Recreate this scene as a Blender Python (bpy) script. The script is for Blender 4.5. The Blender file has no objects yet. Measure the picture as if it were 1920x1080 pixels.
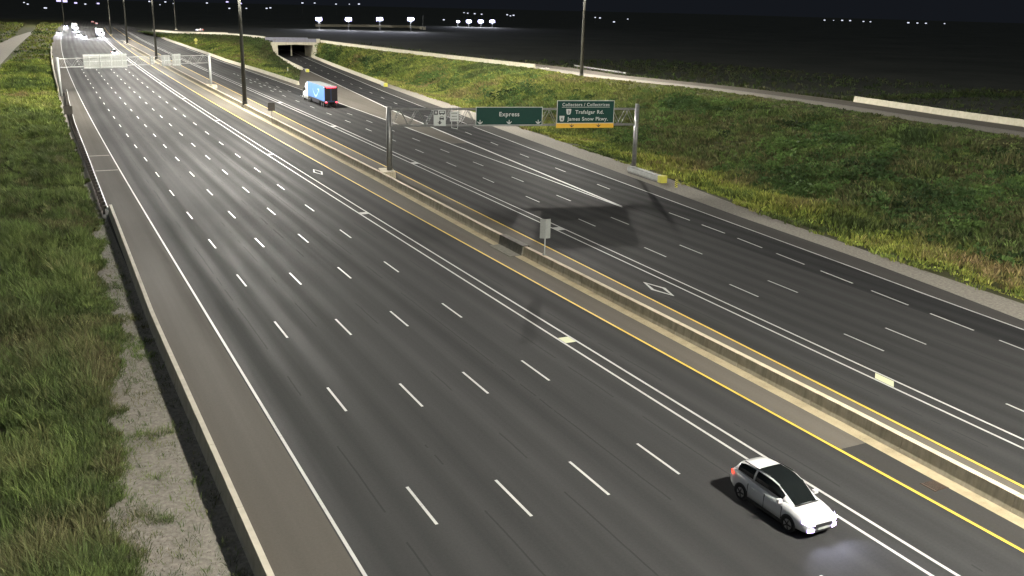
import bpy, bmesh, math, random
import numpy as np
from mathutils import Vector, Matrix
random.seed(7); RNG = np.random.default_rng(11)
S = bpy.context.scene; COL = S.collection
R = math.radians

# ------------------------------------------------------------------ camera
F, PITCH, ROLL, YAW, H = 1780.0, R(16.5264), R(1.4), R(27.1024), 19.7705
FWD = np.array([math.sin(YAW)*math.cos(PITCH), math.cos(YAW)*math.cos(PITCH), -math.sin(PITCH)])
_r0 = np.array([math.cos(YAW), -math.sin(YAW), 0.0]); _u0 = np.cross(_r0, FWD)
RGT = math.cos(ROLL)*_r0 + math.sin(ROLL)*_u0
UPV = -math.sin(ROLL)*_r0 + math.cos(ROLL)*_u0
cam = bpy.data.objects.new('camera', bpy.data.cameras.new('camera')); COL.objects.link(cam)
cam.matrix_world = Matrix(((RGT[0], UPV[0], -FWD[0], 0), (RGT[1], UPV[1], -FWD[1], 0), (RGT[2], UPV[2], -FWD[2], H), (0, 0, 0, 1)))
cam.data.sensor_width = 36; cam.data.lens = F*36/1920; cam.data.clip_start = 0.5; cam.data.clip_end = 12000
S.camera = cam

# ------------------------------------------------------------------ night sky and exposure
W = bpy.data.worlds.new('World'); S.world = W; W.use_nodes = True
wb = W.node_tree.nodes['Background']
wb.inputs[0].default_value = (0.62, 0.74, 1.0, 1); wb.inputs[1].default_value = 0.0115
S.view_settings.view_transform = 'Standard'; S.view_settings.look = 'None'
S.view_settings.exposure = 0; S.view_settings.gamma = 1
S.cycles.use_denoising = True; S.cycles.max_bounces = 4; S.cycles.diffuse_bounces = 2; S.cycles.glossy_bounces = 2
S.cycles.transmission_bounces = 2; S.cycles.sample_clamp_indirect = 3
MAST_POWER = 195000.0
MAST_COL = (1.0, 0.96, 0.87)
moon = bpy.data.objects.new('moon', bpy.data.lights.new('moon', 'SUN')); COL.objects.link(moon)  # added bluish fill that lifts shadows and dark fields; no real source
moon.data.energy = 0.36; moon.data.angle = R(12); moon.data.color = (.80, .90, 1.0)
moon.rotation_euler = Vector((.55, .25, -.75)).to_track_quat('-Z', 'Y').to_euler()

# ------------------------------------------------------------------ helpers
def G(px, py, z=0.0):
    d = FWD + (px-960)/F*RGT - (py-540)/F*UPV
    t = (z-H)/d[2]
    return np.array([d[0]*t, d[1]*t, z])
def proj(P):
    q = np.asarray(P, float) - np.array([0, 0, H]); zz = q@FWD
    return 960+F*(q@RGT)/zz, 540-F*(q@UPV)/zz, zz
def interp(tab):
    t = np.array(tab, float); return lambda y: np.interp(y, t[:, 0], t[:, 1])
def curve(Y):
    Y = np.asarray(Y, float); return np.where(Y > 80, 5.0e-5*(Y-80)**2, 0)

class MB:
    def __init__(s): s.v = []; s.f = []
    def add(s, vs, fs):
        o = len(s.v); s.v += [tuple(map(float, v)) for v in vs]; s.f += [tuple(i+o for i in f) for f in fs]; return s
    def box(s, x0, x1, y0, y1, z0, z1):
        return s.add([(x0,y0,z0),(x1,y0,z0),(x1,y1,z0),(x0,y1,z0),(x0,y0,z1),(x1,y0,z1),(x1,y1,z1),(x0,y1,z1)],
                     [(0,3,2,1),(4,5,6,7),(0,1,5,4),(1,2,6,5),(2,3,7,6),(3,0,4,7)])
    def tube(s, a, b, r0, r1=None, n=8):
        r1 = r0 if r1 is None else r1
        a, b = Vector(a), Vector(b); d = (b-a).normalized()
        u = d.cross(Vector((0,0,1)) if abs(d.z) < .9 else Vector((1,0,0))).normalized(); w = d.cross(u)
        vs = []
        for c, r in ((a, r0), (b, r1)):
            for k in range(n):
                t = 2*math.pi*k/n; vs.append(c+(u*math.cos(t)+w*math.sin(t))*r)
        fs = [(k, k+n, (k+1) % n+n, (k+1) % n) for k in range(n)]
        fs += [tuple(range(n)), tuple(range(2*n-1, n-1, -1))]
        return s.add(vs, fs)
    def bar(s, a, b, w, h):
        a, b = Vector(a), Vector(b); d = (b-a).normalized()
        u = d.cross(Vector((0,0,1)) if abs(d.z) < .95 else Vector((1,0,0))).normalized(); q = u.cross(d)
        vs = [c+u*i*w/2+q*j*h/2 for c in (a, b) for i, j in ((-1,-1),(1,-1),(1,1),(-1,1))]
        return s.add(vs, [(0,1,2,3),(7,6,5,4),(0,4,5,1),(1,5,6,2),(2,6,7,3),(3,7,4,0)])
    def prism(s, pts, axis, a0, a1):
        """extrude a 2-D outline along an axis: 'x' pts=(y,z), 'y' pts=(x,z), 'z' pts=(x,y)"""
        m = {'x': lambda p, t: (t, p[0], p[1]), 'y': lambda p, t: (p[0], t, p[1]), 'z': lambda p, t: (p[0], p[1], t)}[axis]
        n = len(pts); vs = [m(p, a0) for p in pts]+[m(p, a1) for p in pts]
        return s.add(vs, [(k, (k+1) % n, (k+1) % n+n, k+n) for k in range(n)]+[tuple(range(n-1, -1, -1)), tuple(range(n, 2*n))])
    def quad(s, *p): return s.add(p, [tuple(range(len(p)))])
    def build(s, name, mat, parent=None, smooth=False, recalc=True):
        me = bpy.data.meshes.new(name); me.from_pydata(s.v, [], s.f); me.update()
        if recalc:
            bm = bmesh.new(); bm.from_mesh(me); bmesh.ops.recalc_face_normals(bm, faces=bm.faces); bm.to_mesh(me); bm.free()
        if smooth: me.polygons.foreach_set('use_smooth', [True]*len(me.polygons))
        me.materials.append(mat)
        o = bpy.data.objects.new(name, me); COL.objects.link(o)
        if parent: o.parent = parent
        return o
def bevel(o, w=0.03, seg=2):
    m = o.modifiers.new('bevel', 'BEVEL'); m.width = w; m.segments = seg; m.limit_method = 'ANGLE'; m.angle_limit = R(35); return o
def empty(name, loc, rz=0, label=None, cat=None, group=None):
    o = bpy.data.objects.new(name, None); COL.objects.link(o); o.location = loc; o.rotation_euler = (0, 0, rz)
    o.empty_display_size = 0.3
    return tag(o, label, cat, group)
def tag(o, label=None, cat=None, group=None, kind=None):
    if label: o['label'] = label
    if cat: o['category'] = cat
    if group: o['group'] = group
    if kind: o['kind'] = kind
    return o
def copy_tree(o, parent=None):
    c = o.copy(); COL.objects.link(c); c.parent = parent
    for ch in list(o.children): copy_tree(ch, c)
    return c

# ------------------------------------------------------------------ materials
def newmat(name):
    m = bpy.data.materials.new(name); m.use_nodes = True; nt = m.node_tree
    return m, nt, nt.nodes['Principled BSDF']
def N(nt, typ, **kw):
    n = nt.nodes.new(typ)
    for k, v in kw.items(): setattr(n, k, v)
    return n
def ramp(nt, fac, stops):
    n = N(nt, 'ShaderNodeValToRGB'); e = n.color_ramp.elements
    while len(e) < len(stops): e.new(0.5)
    for el, (p, c) in zip(e, stops): el.position = p; el.color = (*c, 1)
    nt.links.new(fac, n.inputs[0]); return n.outputs[0]
def noise(nt, vec, scale, detail=3, rough=0.55):
    n = N(nt, 'ShaderNodeTexNoise'); n.inputs['Scale'].default_value = scale; n.inputs['Detail'].default_value = detail
    n.inputs['Roughness'].default_value = rough; nt.links.new(vec, n.inputs['Vector']); return n.outputs[0]
def mapping(nt, vec, sc=(1, 1, 1), loc=(0, 0, 0)):
    n = N(nt, 'ShaderNodeMapping'); n.inputs['Scale'].default_value = sc; n.inputs['Location'].default_value = loc
    nt.links.new(vec, n.inputs['Vector']); return n.outputs[0]
def mixc(nt, fac, a, b, mode='MIX'):
    n = N(nt, 'ShaderNodeMix', data_type='RGBA', blend_type=mode)
    for sock, v in ((n.inputs[0], fac), (n.inputs[6], a), (n.inputs[7], b)):
        if isinstance(v, (int, float)): sock.default_value = v
        elif isinstance(v, tuple): sock.default_value = (*v, 1)
        else: nt.links.new(v, sock)
    return n.outputs[2]
def math_(nt, op, a, b=None):
    n = N(nt, 'ShaderNodeMath', operation=op)
    for i, v in enumerate((a, b)):
        if v is None: continue
        if isinstance(v, (int, float)): n.inputs[i].default_value = v
        else: nt.links.new(v, n.inputs[i])
    return n.outputs[0]
def bump(nt, bsdf, h, strength, dist):
    b = N(nt, 'ShaderNodeBump'); b.inputs['Strength'].default_value = strength; b.inputs['Distance'].default_value = dist
    nt.links.new(h, b.inputs['Height']); nt.links.new(b.outputs[0], bsdf.inputs['Normal'])

def simple(name, col, rough=0.6, metal=0.0, vary=0.12, scale=6.0, spec=0.5):
    m, nt, b = newmat(name)
    tc = N(nt, 'ShaderNodeTexCoord').outputs['Object']
    f = noise(nt, tc, scale, 4)
    lo = tuple(c*(1-vary) for c in col); hi = tuple(min(1, c*(1+vary)) for c in col)
    nt.links.new(ramp(nt, f, [(0.3, lo), (0.7, hi)]), b.inputs['Base Color'])
    b.inputs['Roughness'].default_value = rough; b.inputs['Metallic'].default_value = metal
    b.inputs['Specular IOR Level'].default_value = spec
    return m
def emit(name, col, strength):
    m, nt, b = newmat(name)
    b.inputs['Base Color'].default_value = (*col, 1); b.inputs['Emission Color'].default_value = (*col, 1)
    b.inputs['Emission Strength'].default_value = strength; b.inputs['Roughness'].default_value = 0.3
    return m
def asphalt(name, dark, light, stripe=0.6, lane=3.75, tracks=True):
    m, nt, b = newmat(name)
    uv = N(nt, 'ShaderNodeUVMap').outputs[0]
    st = noise(nt, mapping(nt, uv, (0.9, 0.012, 1)), 1.0, 3, 0.6)         # long stripes along the road
    bl = noise(nt, mapping(nt, uv, (0.12, 0.03, 1), (5, 3, 0)), 1.0, 4, 0.6)
    fi = noise(nt, uv, 9.0, 3, 0.7); sp = noise(nt, uv, 45.0, 2, 0.7)
    a = math_(nt, 'ADD', math_(nt, 'ADD', math_(nt, 'MULTIPLY', st, stripe*.6), math_(nt, 'MULTIPLY', bl, (1-stripe)*.6)), 0.2)
    if tracks:                                                                # polished wheel paths, two to a lane
        sx = N(nt, 'ShaderNodeSeparateXYZ'); nt.links.new(uv, sx.inputs[0])
        w = math_(nt, 'COSINE', math_(nt, 'MULTIPLY', sx.outputs[0], 4*math.pi/lane))
        a = math_(nt, 'ADD', a, math_(nt, 'MULTIPLY', w, 0.05))
    a = math_(nt, 'ADD', a, math_(nt, 'MULTIPLY', math_(nt, 'SUBTRACT', fi, 0.5), 0.22))
    a = math_(nt, 'ADD', a, math_(nt, 'MULTIPLY', math_(nt, 'SUBTRACT', sp, 0.5), 0.55))
    colr = ramp(nt, a, [(0.25, dark), (0.75, light)])
    if tracks:                                                                # sealed paving joint beside each lane line
        fr = math_(nt, 'FRACT', math_(nt, 'DIVIDE', math_(nt, 'ADD', sx.outputs[0], math_(nt, 'MULTIPLY', noise(nt, mapping(nt, uv, (0, .4, 1)), 1.0, 2), .12)), lane))
        jt = math_(nt, 'MULTIPLY', math_(nt, 'LESS_THAN', fr, 0.022), math_(nt, 'GREATER_THAN', noise(nt, mapping(nt, uv, (.1, .15, 1)), 1.0, 3), .5))
        colr = mixc(nt, math_(nt, 'MULTIPLY', jt, .45), colr, tuple(c*.5 for c in dark))
    nt.links.new(colr, b.inputs['Base Color'])
    nt.links.new(ramp(nt, a, [(0.35, (.85,)*3), (0.65, (.56,)*3)]), b.inputs['Roughness'])
    b.inputs['Specular IOR Level'].default_value = 0.10
    bump(nt, b, sp, 0.25, 0.01)
    df = N(nt, 'ShaderNodeBsdfDiffuse'); nt.links.new(b.inputs['Base Color'].links[0].from_socket, df.inputs[0]); df.inputs[1].default_value = 0.6
    mx = N(nt, 'ShaderNodeMixShader'); mx.inputs[0].default_value = 0.44
    nt.links.new(df.outputs[0], mx.inputs[1]); nt.links.new(b.outputs[0], mx.inputs[2]); nt.links.new(mx.outputs[0], nt.nodes['Material Output'].inputs[0])
    return m
def concrete(name, lo, hi, stain=(0.10, 0.085, 0.06), amount=0.5):
    m, nt, b = newmat(name)
    tc = N(nt, 'ShaderNodeTexCoord').outputs['Object']
    g = N(nt, 'ShaderNodeNewGeometry')
    base = ramp(nt, noise(nt, tc, 1.3, 5, 0.65), [(0.3, lo), (0.7, hi)])
    streak = ramp(nt, noise(nt, mapping(nt, tc, (2.2, 2.2, 0.25)), 1.0, 4, 0.7), [(0.45, (0,)*3), (0.72, (1,)*3)])
    # streaks run only on upright faces, where water trickles down
    sz = N(nt, 'ShaderNodeSeparateXYZ'); nt.links.new(g.outputs['True Normal'], sz.inputs[0])
    up = math_(nt, 'SUBTRACT', 1.0, math_(nt, 'ABSOLUTE', sz.outputs[2]))
    fac = math_(nt, 'MULTIPLY', math_(nt, 'MULTIPLY', streak, up), amount)
    spk = noise(nt, tc, 25.0, 3, 0.7)
    c = mixc(nt, fac, base, stain)
    c = mixc(nt, math_(nt, 'MULTIPLY', spk, 0.25), c, tuple(x*0.55 for x in lo))
    nt.links.new(c, b.inputs['Base Color']); b.inputs['Roughness'].default_value = 0.85
    bump(nt, b, spk, 0.3, 0.01)
    return m
def paint(name, col, under=(0.07, 0.068, 0.062), wear=0.5):
    m, nt, b = newmat(name)
    tc = N(nt, 'ShaderNodeTexCoord').outputs['Object']
    n1 = noise(nt, tc, 7.0, 5, 0.75); n2 = noise(nt, tc, 0.35, 2)
    a = math_(nt, 'ADD', n1, math_(nt, 'MULTIPLY', math_(nt, 'SUBTRACT', n2, 0.5), 0.5))
    nt.links.new(ramp(nt, a, [(wear-0.22, tuple(0.45*u+0.55*c for u, c in zip(under, col))), (wear+0.05, col)]), b.inputs['Base Color'])
    b.inputs['Roughness'].default_value = 0.6
    return m
def soil(name, cols, scale=0.6, relief=0.6):
    m, nt, b = newmat(name)
    tc = N(nt, 'ShaderNodeTexCoord').outputs['Object']
    a = math_(nt, 'ADD', math_(nt, 'MULTIPLY', noise(nt, tc, scale, 6, 0.7), 0.7), math_(nt, 'MULTIPLY', noise(nt, tc, scale*18, 4, 0.75), 0.3))
    k = len(cols); nt.links.new(ramp(nt, a, [(0.3+0.4*i/(k-1), c) for i, c in enumerate(cols)]), b.inputs['Base Color'])
    b.inputs['Roughness'].default_value = 0.95; b.inputs['Specular IOR Level'].default_value = 0.15
    if relief: bump(nt, b, noise(nt, tc, scale*25, 4, 0.8), relief, 0.06)
    return m
def foliage(name):
    m, nt, b = newmat(name)
    at = N(nt, 'ShaderNodeAttribute', attribute_name='tint')
    nt.links.new(at.outputs['Color'], b.inputs['Base Color'])
    b.inputs['Roughness'].default_value = 0.75; b.inputs['Specular IOR Level'].default_value = 0.2
    tr = N(nt, 'ShaderNodeBsdfTranslucent'); nt.links.new(at.outputs['Color'], tr.inputs[0])
    mx = N(nt, 'ShaderNodeMixShader'); mx.inputs[0].default_value = 0.25
    nt.links.new(b.outputs[0], mx.inputs[1]); nt.links.new(tr.outputs[0], mx.inputs[2])
    nt.links.new(mx.outputs[0], nt.nodes['Material Output'].inputs[0])
    return m
M = {}
M['asphalt'] = asphalt('asphalt', (.026, .026, .0258), (.050, .0498, .049))
M['asphalt_right'] = asphalt('asphalt_right', (.024, .024, .0238), (.047, .0468, .046), 0.55, 3.6)
M['asphalt_new'] = asphalt('asphalt_new', (.017, .017, .0172), (.032, .032, .0325), 0.5, 3.6)
M['shoulder'] = asphalt('shoulder', (.078, .071, .060), (.145, .131, .110), 0.5, tracks=False)
M['shoulder_gray'] = asphalt('shoulder_gray', (.038, .036, .034), (.068, .065, .061), 0.4, tracks=False)
M['shoulder_outer'] = asphalt('shoulder_outer', (.058, .053, .046), (.108, .099, .084), 0.5, tracks=False)
M['patch'] = asphalt('patch', (.034, .033, .031), (.052, .050, .047), 0.2, tracks=False)
M['sand'] = soil('sand', [(.22, .18, .11), (.36, .30, .19), (.44, .37, .24)], 0.8)
M['gravel'] = soil('gravel', [(.13, .118, .098), (.24, .22, .185), (.38, .35, .30)], 4.5, .35)
M['soil'] = soil('soil', [(.030, .034, .014), (.060, .062, .024), (.085, .078, .036)], 0.25)
M['field'] = soil('field', [(.036, .038, .030), (.062, .064, .052), (.088, .088, .070)], 0.02, 0)
M['concrete'] = concrete('concrete', (.46, .40, .27), (.64, .57, .41), (.15, .125, .085), 0.55)
M['concrete_gray'] = concrete('concrete_gray', (.42, .38, .30), (.56, .51, .41), amount=0.3)
M['concrete_pale'] = concrete('concrete_pale', (.42, .39, .29), (.56, .52, .40), (.22, .18, .11), 0.4)
M['parapet'] = concrete('parapet', (.17, .17, .21), (.24, .24, .29), amount=0.3)
M['white'] = paint('white_paint', (.38, .38, .365))
M['white_bright'] = paint('white_line_paint', (.42, .416, .40), wear=0.45)
M['lime'] = paint('pale_yellow_bar_paint', (.52, .54, .34), wear=0.3)
M['yellow'] = paint('yellow_paint', (.68, .46, .055), wear=0.45)
M['steel'] = simple('galvanised_steel', (.22, .22, .21), 0.45, 0.6, 0.2, 3.0)
M['steel_pale'] = simple('pale_galvanised_steel', (.34, .35, .33), 0.6, 0.2, 0.15, 3.0)
M['mast'] = simple('weathered_mast_steel', (.065, .064, .052), 0.7, 0.1, 0.2, 2.0)
M['steel_dark'] = simple('dark_steel', (.10, .10, .09), 0.6, 0.4, 0.2, 3.0)
M['wood'] = simple('dark_timber_post', (.07, .06, .05), 0.85, 0, 0.3, 9.0)
M['sign_green'] = simple('green_sign_sheeting', (.003, .034, .024), 0.6, 0, 0.06, 2.0, 0.2)
M['sign_white'] = simple('white_sign_sheeting', (.40, .42, .39), 0.6, 0, 0.04)
M['sign_yellow'] = simple('amber_sign_sheeting', (.60, .34, .008), 0.5, 0, 0.05)
M['marker_yellow'] = simple('yellow_marker', (.50, .47, .07), 0.5, 0, 0.08)
M['black'] = simple('black_paint', (.012, .012, .013), 0.5, 0, 0.1)
M['sign_back'] = simple('bare_aluminium_sign_back', (.22, .23, .215), 0.45, 0.25, 0.08)
M['sign_back_dull'] = simple('dull_sign_back', (.14, .125, .11), 0.6, 0.3, 0.1)
M['car_white'] = simple('white_car_paint', (.58, .58, .575), 0.2, 0, 0.02)
M['glass'] = simple('dark_car_glass', (.008, .010, .010), 0.06, 0, 0.05)
M['rubber'] = simple('tyre_rubber', (.018, .018, .018), 0.85, 0, 0.2)
M['rim'] = simple('alloy_rim', (.42, .42, .42), 0.3, 0.8, 0.05)
M['plastic'] = simple('black_plastic_trim', (.02, .02, .021), 0.5, 0, 0.1)
M['trailer_blue'] = simple('blue_trailer_skin', (.07, .19, .52), 0.5, 0, 0.05)
M['trailer_top'] = simple('pale_trailer_roof', (.10, .11, .11), 0.6, 0, 0.1)
M['swoosh'] = simple('pale_blue_swoosh', (.50, .70, .92), 0.5, 0, 0.03)
M['trailer_dark'] = simple('dark_trailer_doors', (.030, .028, .034), 0.45, 0, 0.15)
M['cab_white'] = simple('white_cab_paint', (.72, .74, .71), 0.35, 0, 0.03)
M['litter'] = simple('pale_litter', (.62, .58, .50), 0.8, 0, 0.1)
M['headlamp'] = emit('headlamp_lens', (.60, .48, 1.0), 6.0)
M['headlamp_core'] = emit('headlamp_core', (.9, .88, 1.0), 20.0)
M['headlamp_far'] = emit('far_headlamp_lens', (.80, .74, 1.0), 60.0)
M['tail'] = emit('tail_lamp_lens', (1.0, .045, .012), 3.2)
M['tail_soft'] = emit('marker_lamp_lens', (1.0, .04, .06), 9.0)
M['lamp'] = emit('led_lamp_lens', (.62, .56, 1.0), 1.75)
M['lamp_dim'] = emit('dim_lamp_lens', (.80, .84, 1.0), 1.3)
M['mast_lens'] = emit('mast_luminaire_lens', (1.0, .93, .80), 30.0)
M['leaf'] = foliage('grass_blades')
M['shade_form'] = simple('barrier_shade_tone', (.13, .12, .09), 0.8, 0, 0.25, 3.0)  # shade put into the colour of the added barrier shape
M['rust'] = simple('rusty_drain_iron', (.07, .045, .03), 0.9, 0.2, 0.4, 20)

def ribbon(name, left, right, y0, y1, mat, z=0.0, parent=None, step=4.0, nu=1, kind=None):
    """a sheet between two lateral limits x=left(y), x=right(y); UV in metres"""
    ys = np.arange(y0, y1+1e-6, step) if (y1-y0) > step else np.array([y0, y1])
    if ys[-1] < y1-1e-3: ys = np.append(ys, y1)
    L = np.asarray(left(ys), float)+0*ys; Rr = np.asarray(right(ys), float)+0*ys
    zz = z(ys) if callable(z) else np.full_like(ys, z)
    t = np.linspace(0, 1, nu+1)
    X = L[:, None]*(1-t)+Rr[:, None]*t
    V = np.stack([X, np.repeat(ys[:, None], nu+1, 1), np.repeat(zz[:, None], nu+1, 1)], -1).reshape(-1, 3)
    n = nu+1; fs = [(i*n+j, i*n+j+1, (i+1)*n+j+1, (i+1)*n+j) for i in range(len(ys)-1) for j in range(nu)]
    me = bpy.data.meshes.new(name); me.from_pydata(V.tolist(), [], fs); me.update()
    uvl = me.uv_layers.new(name='UVMap'); li = np.zeros(len(me.loops), int); me.loops.foreach_get('vertex_index', li)
    uu = V.copy(); uu[:, 0] -= np.repeat(curve(ys), n)
    uvl.data.foreach_set('uv', uu[li, :2].astype(np.float32).ravel())
    me.materials.append(mat)
    o = bpy.data.objects.new(name, me); COL.objects.link(o)
    if parent: o.parent = parent
    if kind: o['kind'] = kind
    return o
def off(f, d): return lambda y: f(y)+d
def line(name, f, w, y0, y1, mat, parent, z): return ribbon(name, off(f, -w/2), off(f, w/2), y0, y1, mat, z, parent)

# ------------------------------------------------------------------ line tables (x as a function of y, metres)
def left_x(x): return lambda y: x+curve(y)
barrier_x = interp([(-30, 34.5), (20, 34.95), (31, 35.22), (50, 35.38), (75, 35.5), (105, 36.15), (155, 36.7), (195, 37.1), (260, 38.0), (335, 39.2), (450, 41.5), (600, 46), (900, 60)])
yel_r = interp([(-30, 36.5), (20, 37.35), (47, 38.15), (70, 38.75), (110, 39.7), (159, 40.6), (204, 41.6), (265, 42.8), (340, 44.5), (500, 49), (900, 66)])
hov_r = interp([(-30, 39.6), (26, 41.0), (36, 41.3), (52, 41.9), (76, 42.7), (121, 43.9), (155, 44.8), (192, 45.5), (265, 46.8), (340, 48.3), (500, 52.8), (900, 70)])
dash1_x = interp([(0, 44.0), (42, 45.6), (78, 47.05), (108, 48.2), (154, 49.4), (192, 50.0), (264, 51.1), (400, 54)])
dash2_x = interp([(0, 47.3), (42, 49.1), (78, 50.5), (101, 51.5), (154, 52.9), (192, 53.6), (264, 54.7), (400, 57.6)])
outer_x = interp([(0, 51.2), (35, 53.9), (45, 54.7), (56, 55.7), (68, 56.8), (77.3, 57.3)])
gore_l = interp([(81.4, 54.3), (100, 54.95), (120, 55.3), (150, 56.3), (193, 57.2), (260, 58.4), (340, 59.6), (500, 63.5), (900, 80)])
gore_r = interp([(81.4, 54.3), (102, 56.1), (131, 58.7), (165, 61.8), (182, 63.7), (240, 70.7), (300, 77.8), (356, 85.4), (400, 91.5)])
edge_r = interp([(-30, 52.5), (37.7, 57.5), (45, 58.0), (53, 58.75), (76, 60.7), (117, 64.4), (150, 67.8), (215, 75.0), (300, 86.0), (356, 93.6), (400, 99.6)])
new_l = interp([(-30, 50), (20, 52.9), (40, 54.2), (81, 55.0), (102, 56.1), (131, 58.7), (165, 61.8), (182, 63.7), (240, 70.7), (300, 77.8), (356, 85.4), (400, 91.5)])
pave_r = interp([(-30, 54.4), (38.9, 59.2), (44.2, 60.1), (55.6, 61.6), (74.8, 63.1), (100, 65.9), (117, 67.6), (150, 71.2), (215, 78.6), (232, 80.4), (300, 88.6), (356, 95.9), (400, 101.9)])
grav_r = interp([(-30, 56.6), (41, 62.0), (57, 63.3), (74, 65.2), (100, 69.4), (116, 71.0), (150, 74.5), (215, 81.0), (232, 82.0), (300, 90.0), (356, 97.2), (400, 103)])
exp_bar = interp([(230, 60.3), (245, 60.6), (280, 61.0), (330, 60.8), (370, 62.0), (450, 63.6), (500, 64.6), (620, 70)])

GZ = -1.9
# ------------------------------------------------------------------ ground and roads
gm = MB().quad((-2500, -300, GZ), (4500, -300, GZ), (4500, 6000, GZ), (-2500, 6000, GZ))
ground = tag(gm.build('ground', M['field']), kind='structure')

road_l = ribbon('main_roadway', left_x(5.6), off(barrier_x, 0.2), -30, 900, M['asphalt'], 0.0, None, 5, 6, 'structure')
ribbon('outer_shoulder', left_x(5.62), left_x(8.95), -30, 900, M['shoulder_outer'], 0.004, road_l)
ribbon('median_shoulder', left_x(32.78), off(barrier_x, -0.55), -30, 500, M['shoulder'], 0.004, road_l)
ribbon('sandy_gutter', off(barrier_x, -0.78), off(barrier_x, 0.2), -30, 420, M['sand'], 0.008, road_l)
ribbon('shoulder_patch', left_x(32.8), off(barrier_x, -0.7), 14, 29.4, M['patch'], 0.0072, road_l)
line('edge_line', left_x(9.09), 0.14, -30, 700, M['white_bright'], road_l, 0.008)
line('buffer_line', left_x(27.98), 0.15, -30, 700, M['white_bright'], road_l, 0.006)
line('buffer_line', left_x(28.88), 0.15, -30, 700, M['white_bright'], road_l, 0.006)
line('yellow_edge_line', left_x(32.65), 0.17, -30, 700, M['yellow'], road_l, 0.010)
def dash(f, y0, y1, w, parent, mat=None, z=0.006, name='lane_dash'):
    return ribbon(name, off(f, -w/2), off(f, w/2), y0, y1, mat or M['white_bright'], z, parent, 10)
for k, (x, y0) in enumerate(((12.78, 31.0), (16.5, 30.0), (20.32, 30.2), (24.2, 30.5))):
    for n in range(-1, 27): dash(left_x(x), y0+11.98*n, y0+11.98*n+3.35, 0.13, road_l)
for k in range(6):
    yb = 47.9+39.9*k-40*0
    dash(left_x(28.43), yb-0.45 if k > 0 else yb-.5, yb+0.45 if k > 0 else yb+.5, 0.72, road_l, M['lime'] if k == 0 else M['white'], 0.0095, 'buffer_bar')
def diamond(cx, cy, L, wd, parent, z):
    a = [(cx, cy-L/2), (cx+wd/2, cy), (cx, cy+L/2), (cx-wd/2, cy)]
    s_ = 0.66; b = [(cx+(x-cx)*s_*.9, cy+(y-cy)*(s_+.1)) for x, y in a]
    mb = MB()
    for k in range(4):
        j = (k+1) % 4; mb.quad((*a[k], z), (*a[j], z), (*b[j], z), (*b[k], z))
    return mb.build('lane_diamond', M['white'], parent)
diamond(30.7, 112.3, 4.2, 1.15, road_l, 0.006)

road_r = ribbon('collector_roadway', off(barrier_x, 0.2), pave_r, -30, 400, M['asphalt_right'], 0.0, None, 5, 6, 'structure')
ribbon('express_extension', off(barrier_x, 0.2), off(exp_bar, 0.3), 400.0, 900, M['asphalt_right'], 0.0, road_r, 10, 4)
ribbon('fresh_asphalt_lane', new_l, off(edge_r, 0.05), -30, 400, M['asphalt_new'], 0.004, road_r)
ribbon('median_shoulder', off(barrier_x, 0.2), off(yel_r, -0.1), -30, 500, M['shoulder'], 0.004, road_r)
ribbon('paved_shoulder', off(edge_r, 0.06), pave_r, -30, 400, M['shoulder_gray'], 0.005, road_r)
ribbon('gore_area', off(gore_l, 0.1), off(gore_r, -0.05), 130, 330, M['shoulder_outer'], 0.0045, road_r)
ribbon('fresh_asphalt_lane', off(dash1_x, 3.0), off(exp_bar, -2.2), 206, 420, M['asphalt_new'], 0.0035, road_r)
line('yellow_edge_line', yel_r, 0.17, -30, 700, M['yellow'], road_r, 0.010)
line('buffer_line', hov_r, 0.15, -30, 700, M['white_bright'], road_r, 0.006)
line('buffer_line', off(hov_r, 0.9), 0.15, -30, 700, M['white_bright'], road_r, 0.006)
line('gore_line', gore_l, 0.2, 81.4, 420, M['white_bright'], road_r, 0.008)
line('gore_line', off(gore_r, 0.12), 0.3, 81.8, 400, M['white_bright'], road_r, 0.009)
line('edge_line', edge_r, 0.17, -30, 400, M['white_bright'], road_r, 0.011)
for n in range(-1, 19):
    dash(dash1_x, 41.9+12.05*n-3.4, 41.9+12.05*n, 0.14, road_r, M['white'])
    dash(dash2_x, 41.7+11.95*n-3.4, 41.7+11.95*n, 0.14, road_r, M['white'])
for n in range(0, 12): dash(outer_x, 77.3-5.76*n-3.75, 77.3-5.76*n, 0.15, road_r, M['white_bright'], 0.009)
mid = lambda y: 0.5*(gore_r(y)+edge_r(y))
for n in range(0, 22): dash(mid, 90.5+12*n, 93.7+12*n, 0.14, road_r, M['white'], 0.009)
for n in range(0, 11): dash(lambda y: 52.0+0.012*(y-220)+0*y, 218+5.6*n, 220.6+5.6*n, 0.2, road_r, M['white'], 0.0075)
for k in range(6):
    yb = 35.1+39.9*k
    if k == 0:
        MB().quad((hov_r(34)+.1, 34.0, .0095), (hov_r(34)+.78, 34.6, .0095), (hov_r(36)+.78, 36.0, .0095), (hov_r(35.5)+.12, 35.4, .0095)).build('buffer_bar', M['lime'], road_r)
    else: dash(off(hov_r, 0.45), yb-0.6, yb+0.6, 0.74, road_r, M['white'], 0.0095, 'buffer_bar')
diamond(40.3, 55.0, 4.0, 1.25, road_r, 0.006)
ribbon('gravel_verge', off(pave_r, -0.05), off(grav_r, 0.9), -30, 356, M['gravel'], -0.012, None, 5, 2, 'structure')
ribbon('gravel_strip', left_x(0.5), left_x(5.7), -10, 330, M['gravel'], -0.02, None, 4, 3, 'structure')
ribbon('gravel_track', interp([(290, -16), (420, -9.5), (530, -1.5), (600, 6)]), interp([(290, -6.5), (420, -1.0), (530, 4.5), (600, 9)]), 290, 600, M['gravel'], 0.05, None, 8, 2, 'structure')
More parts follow.
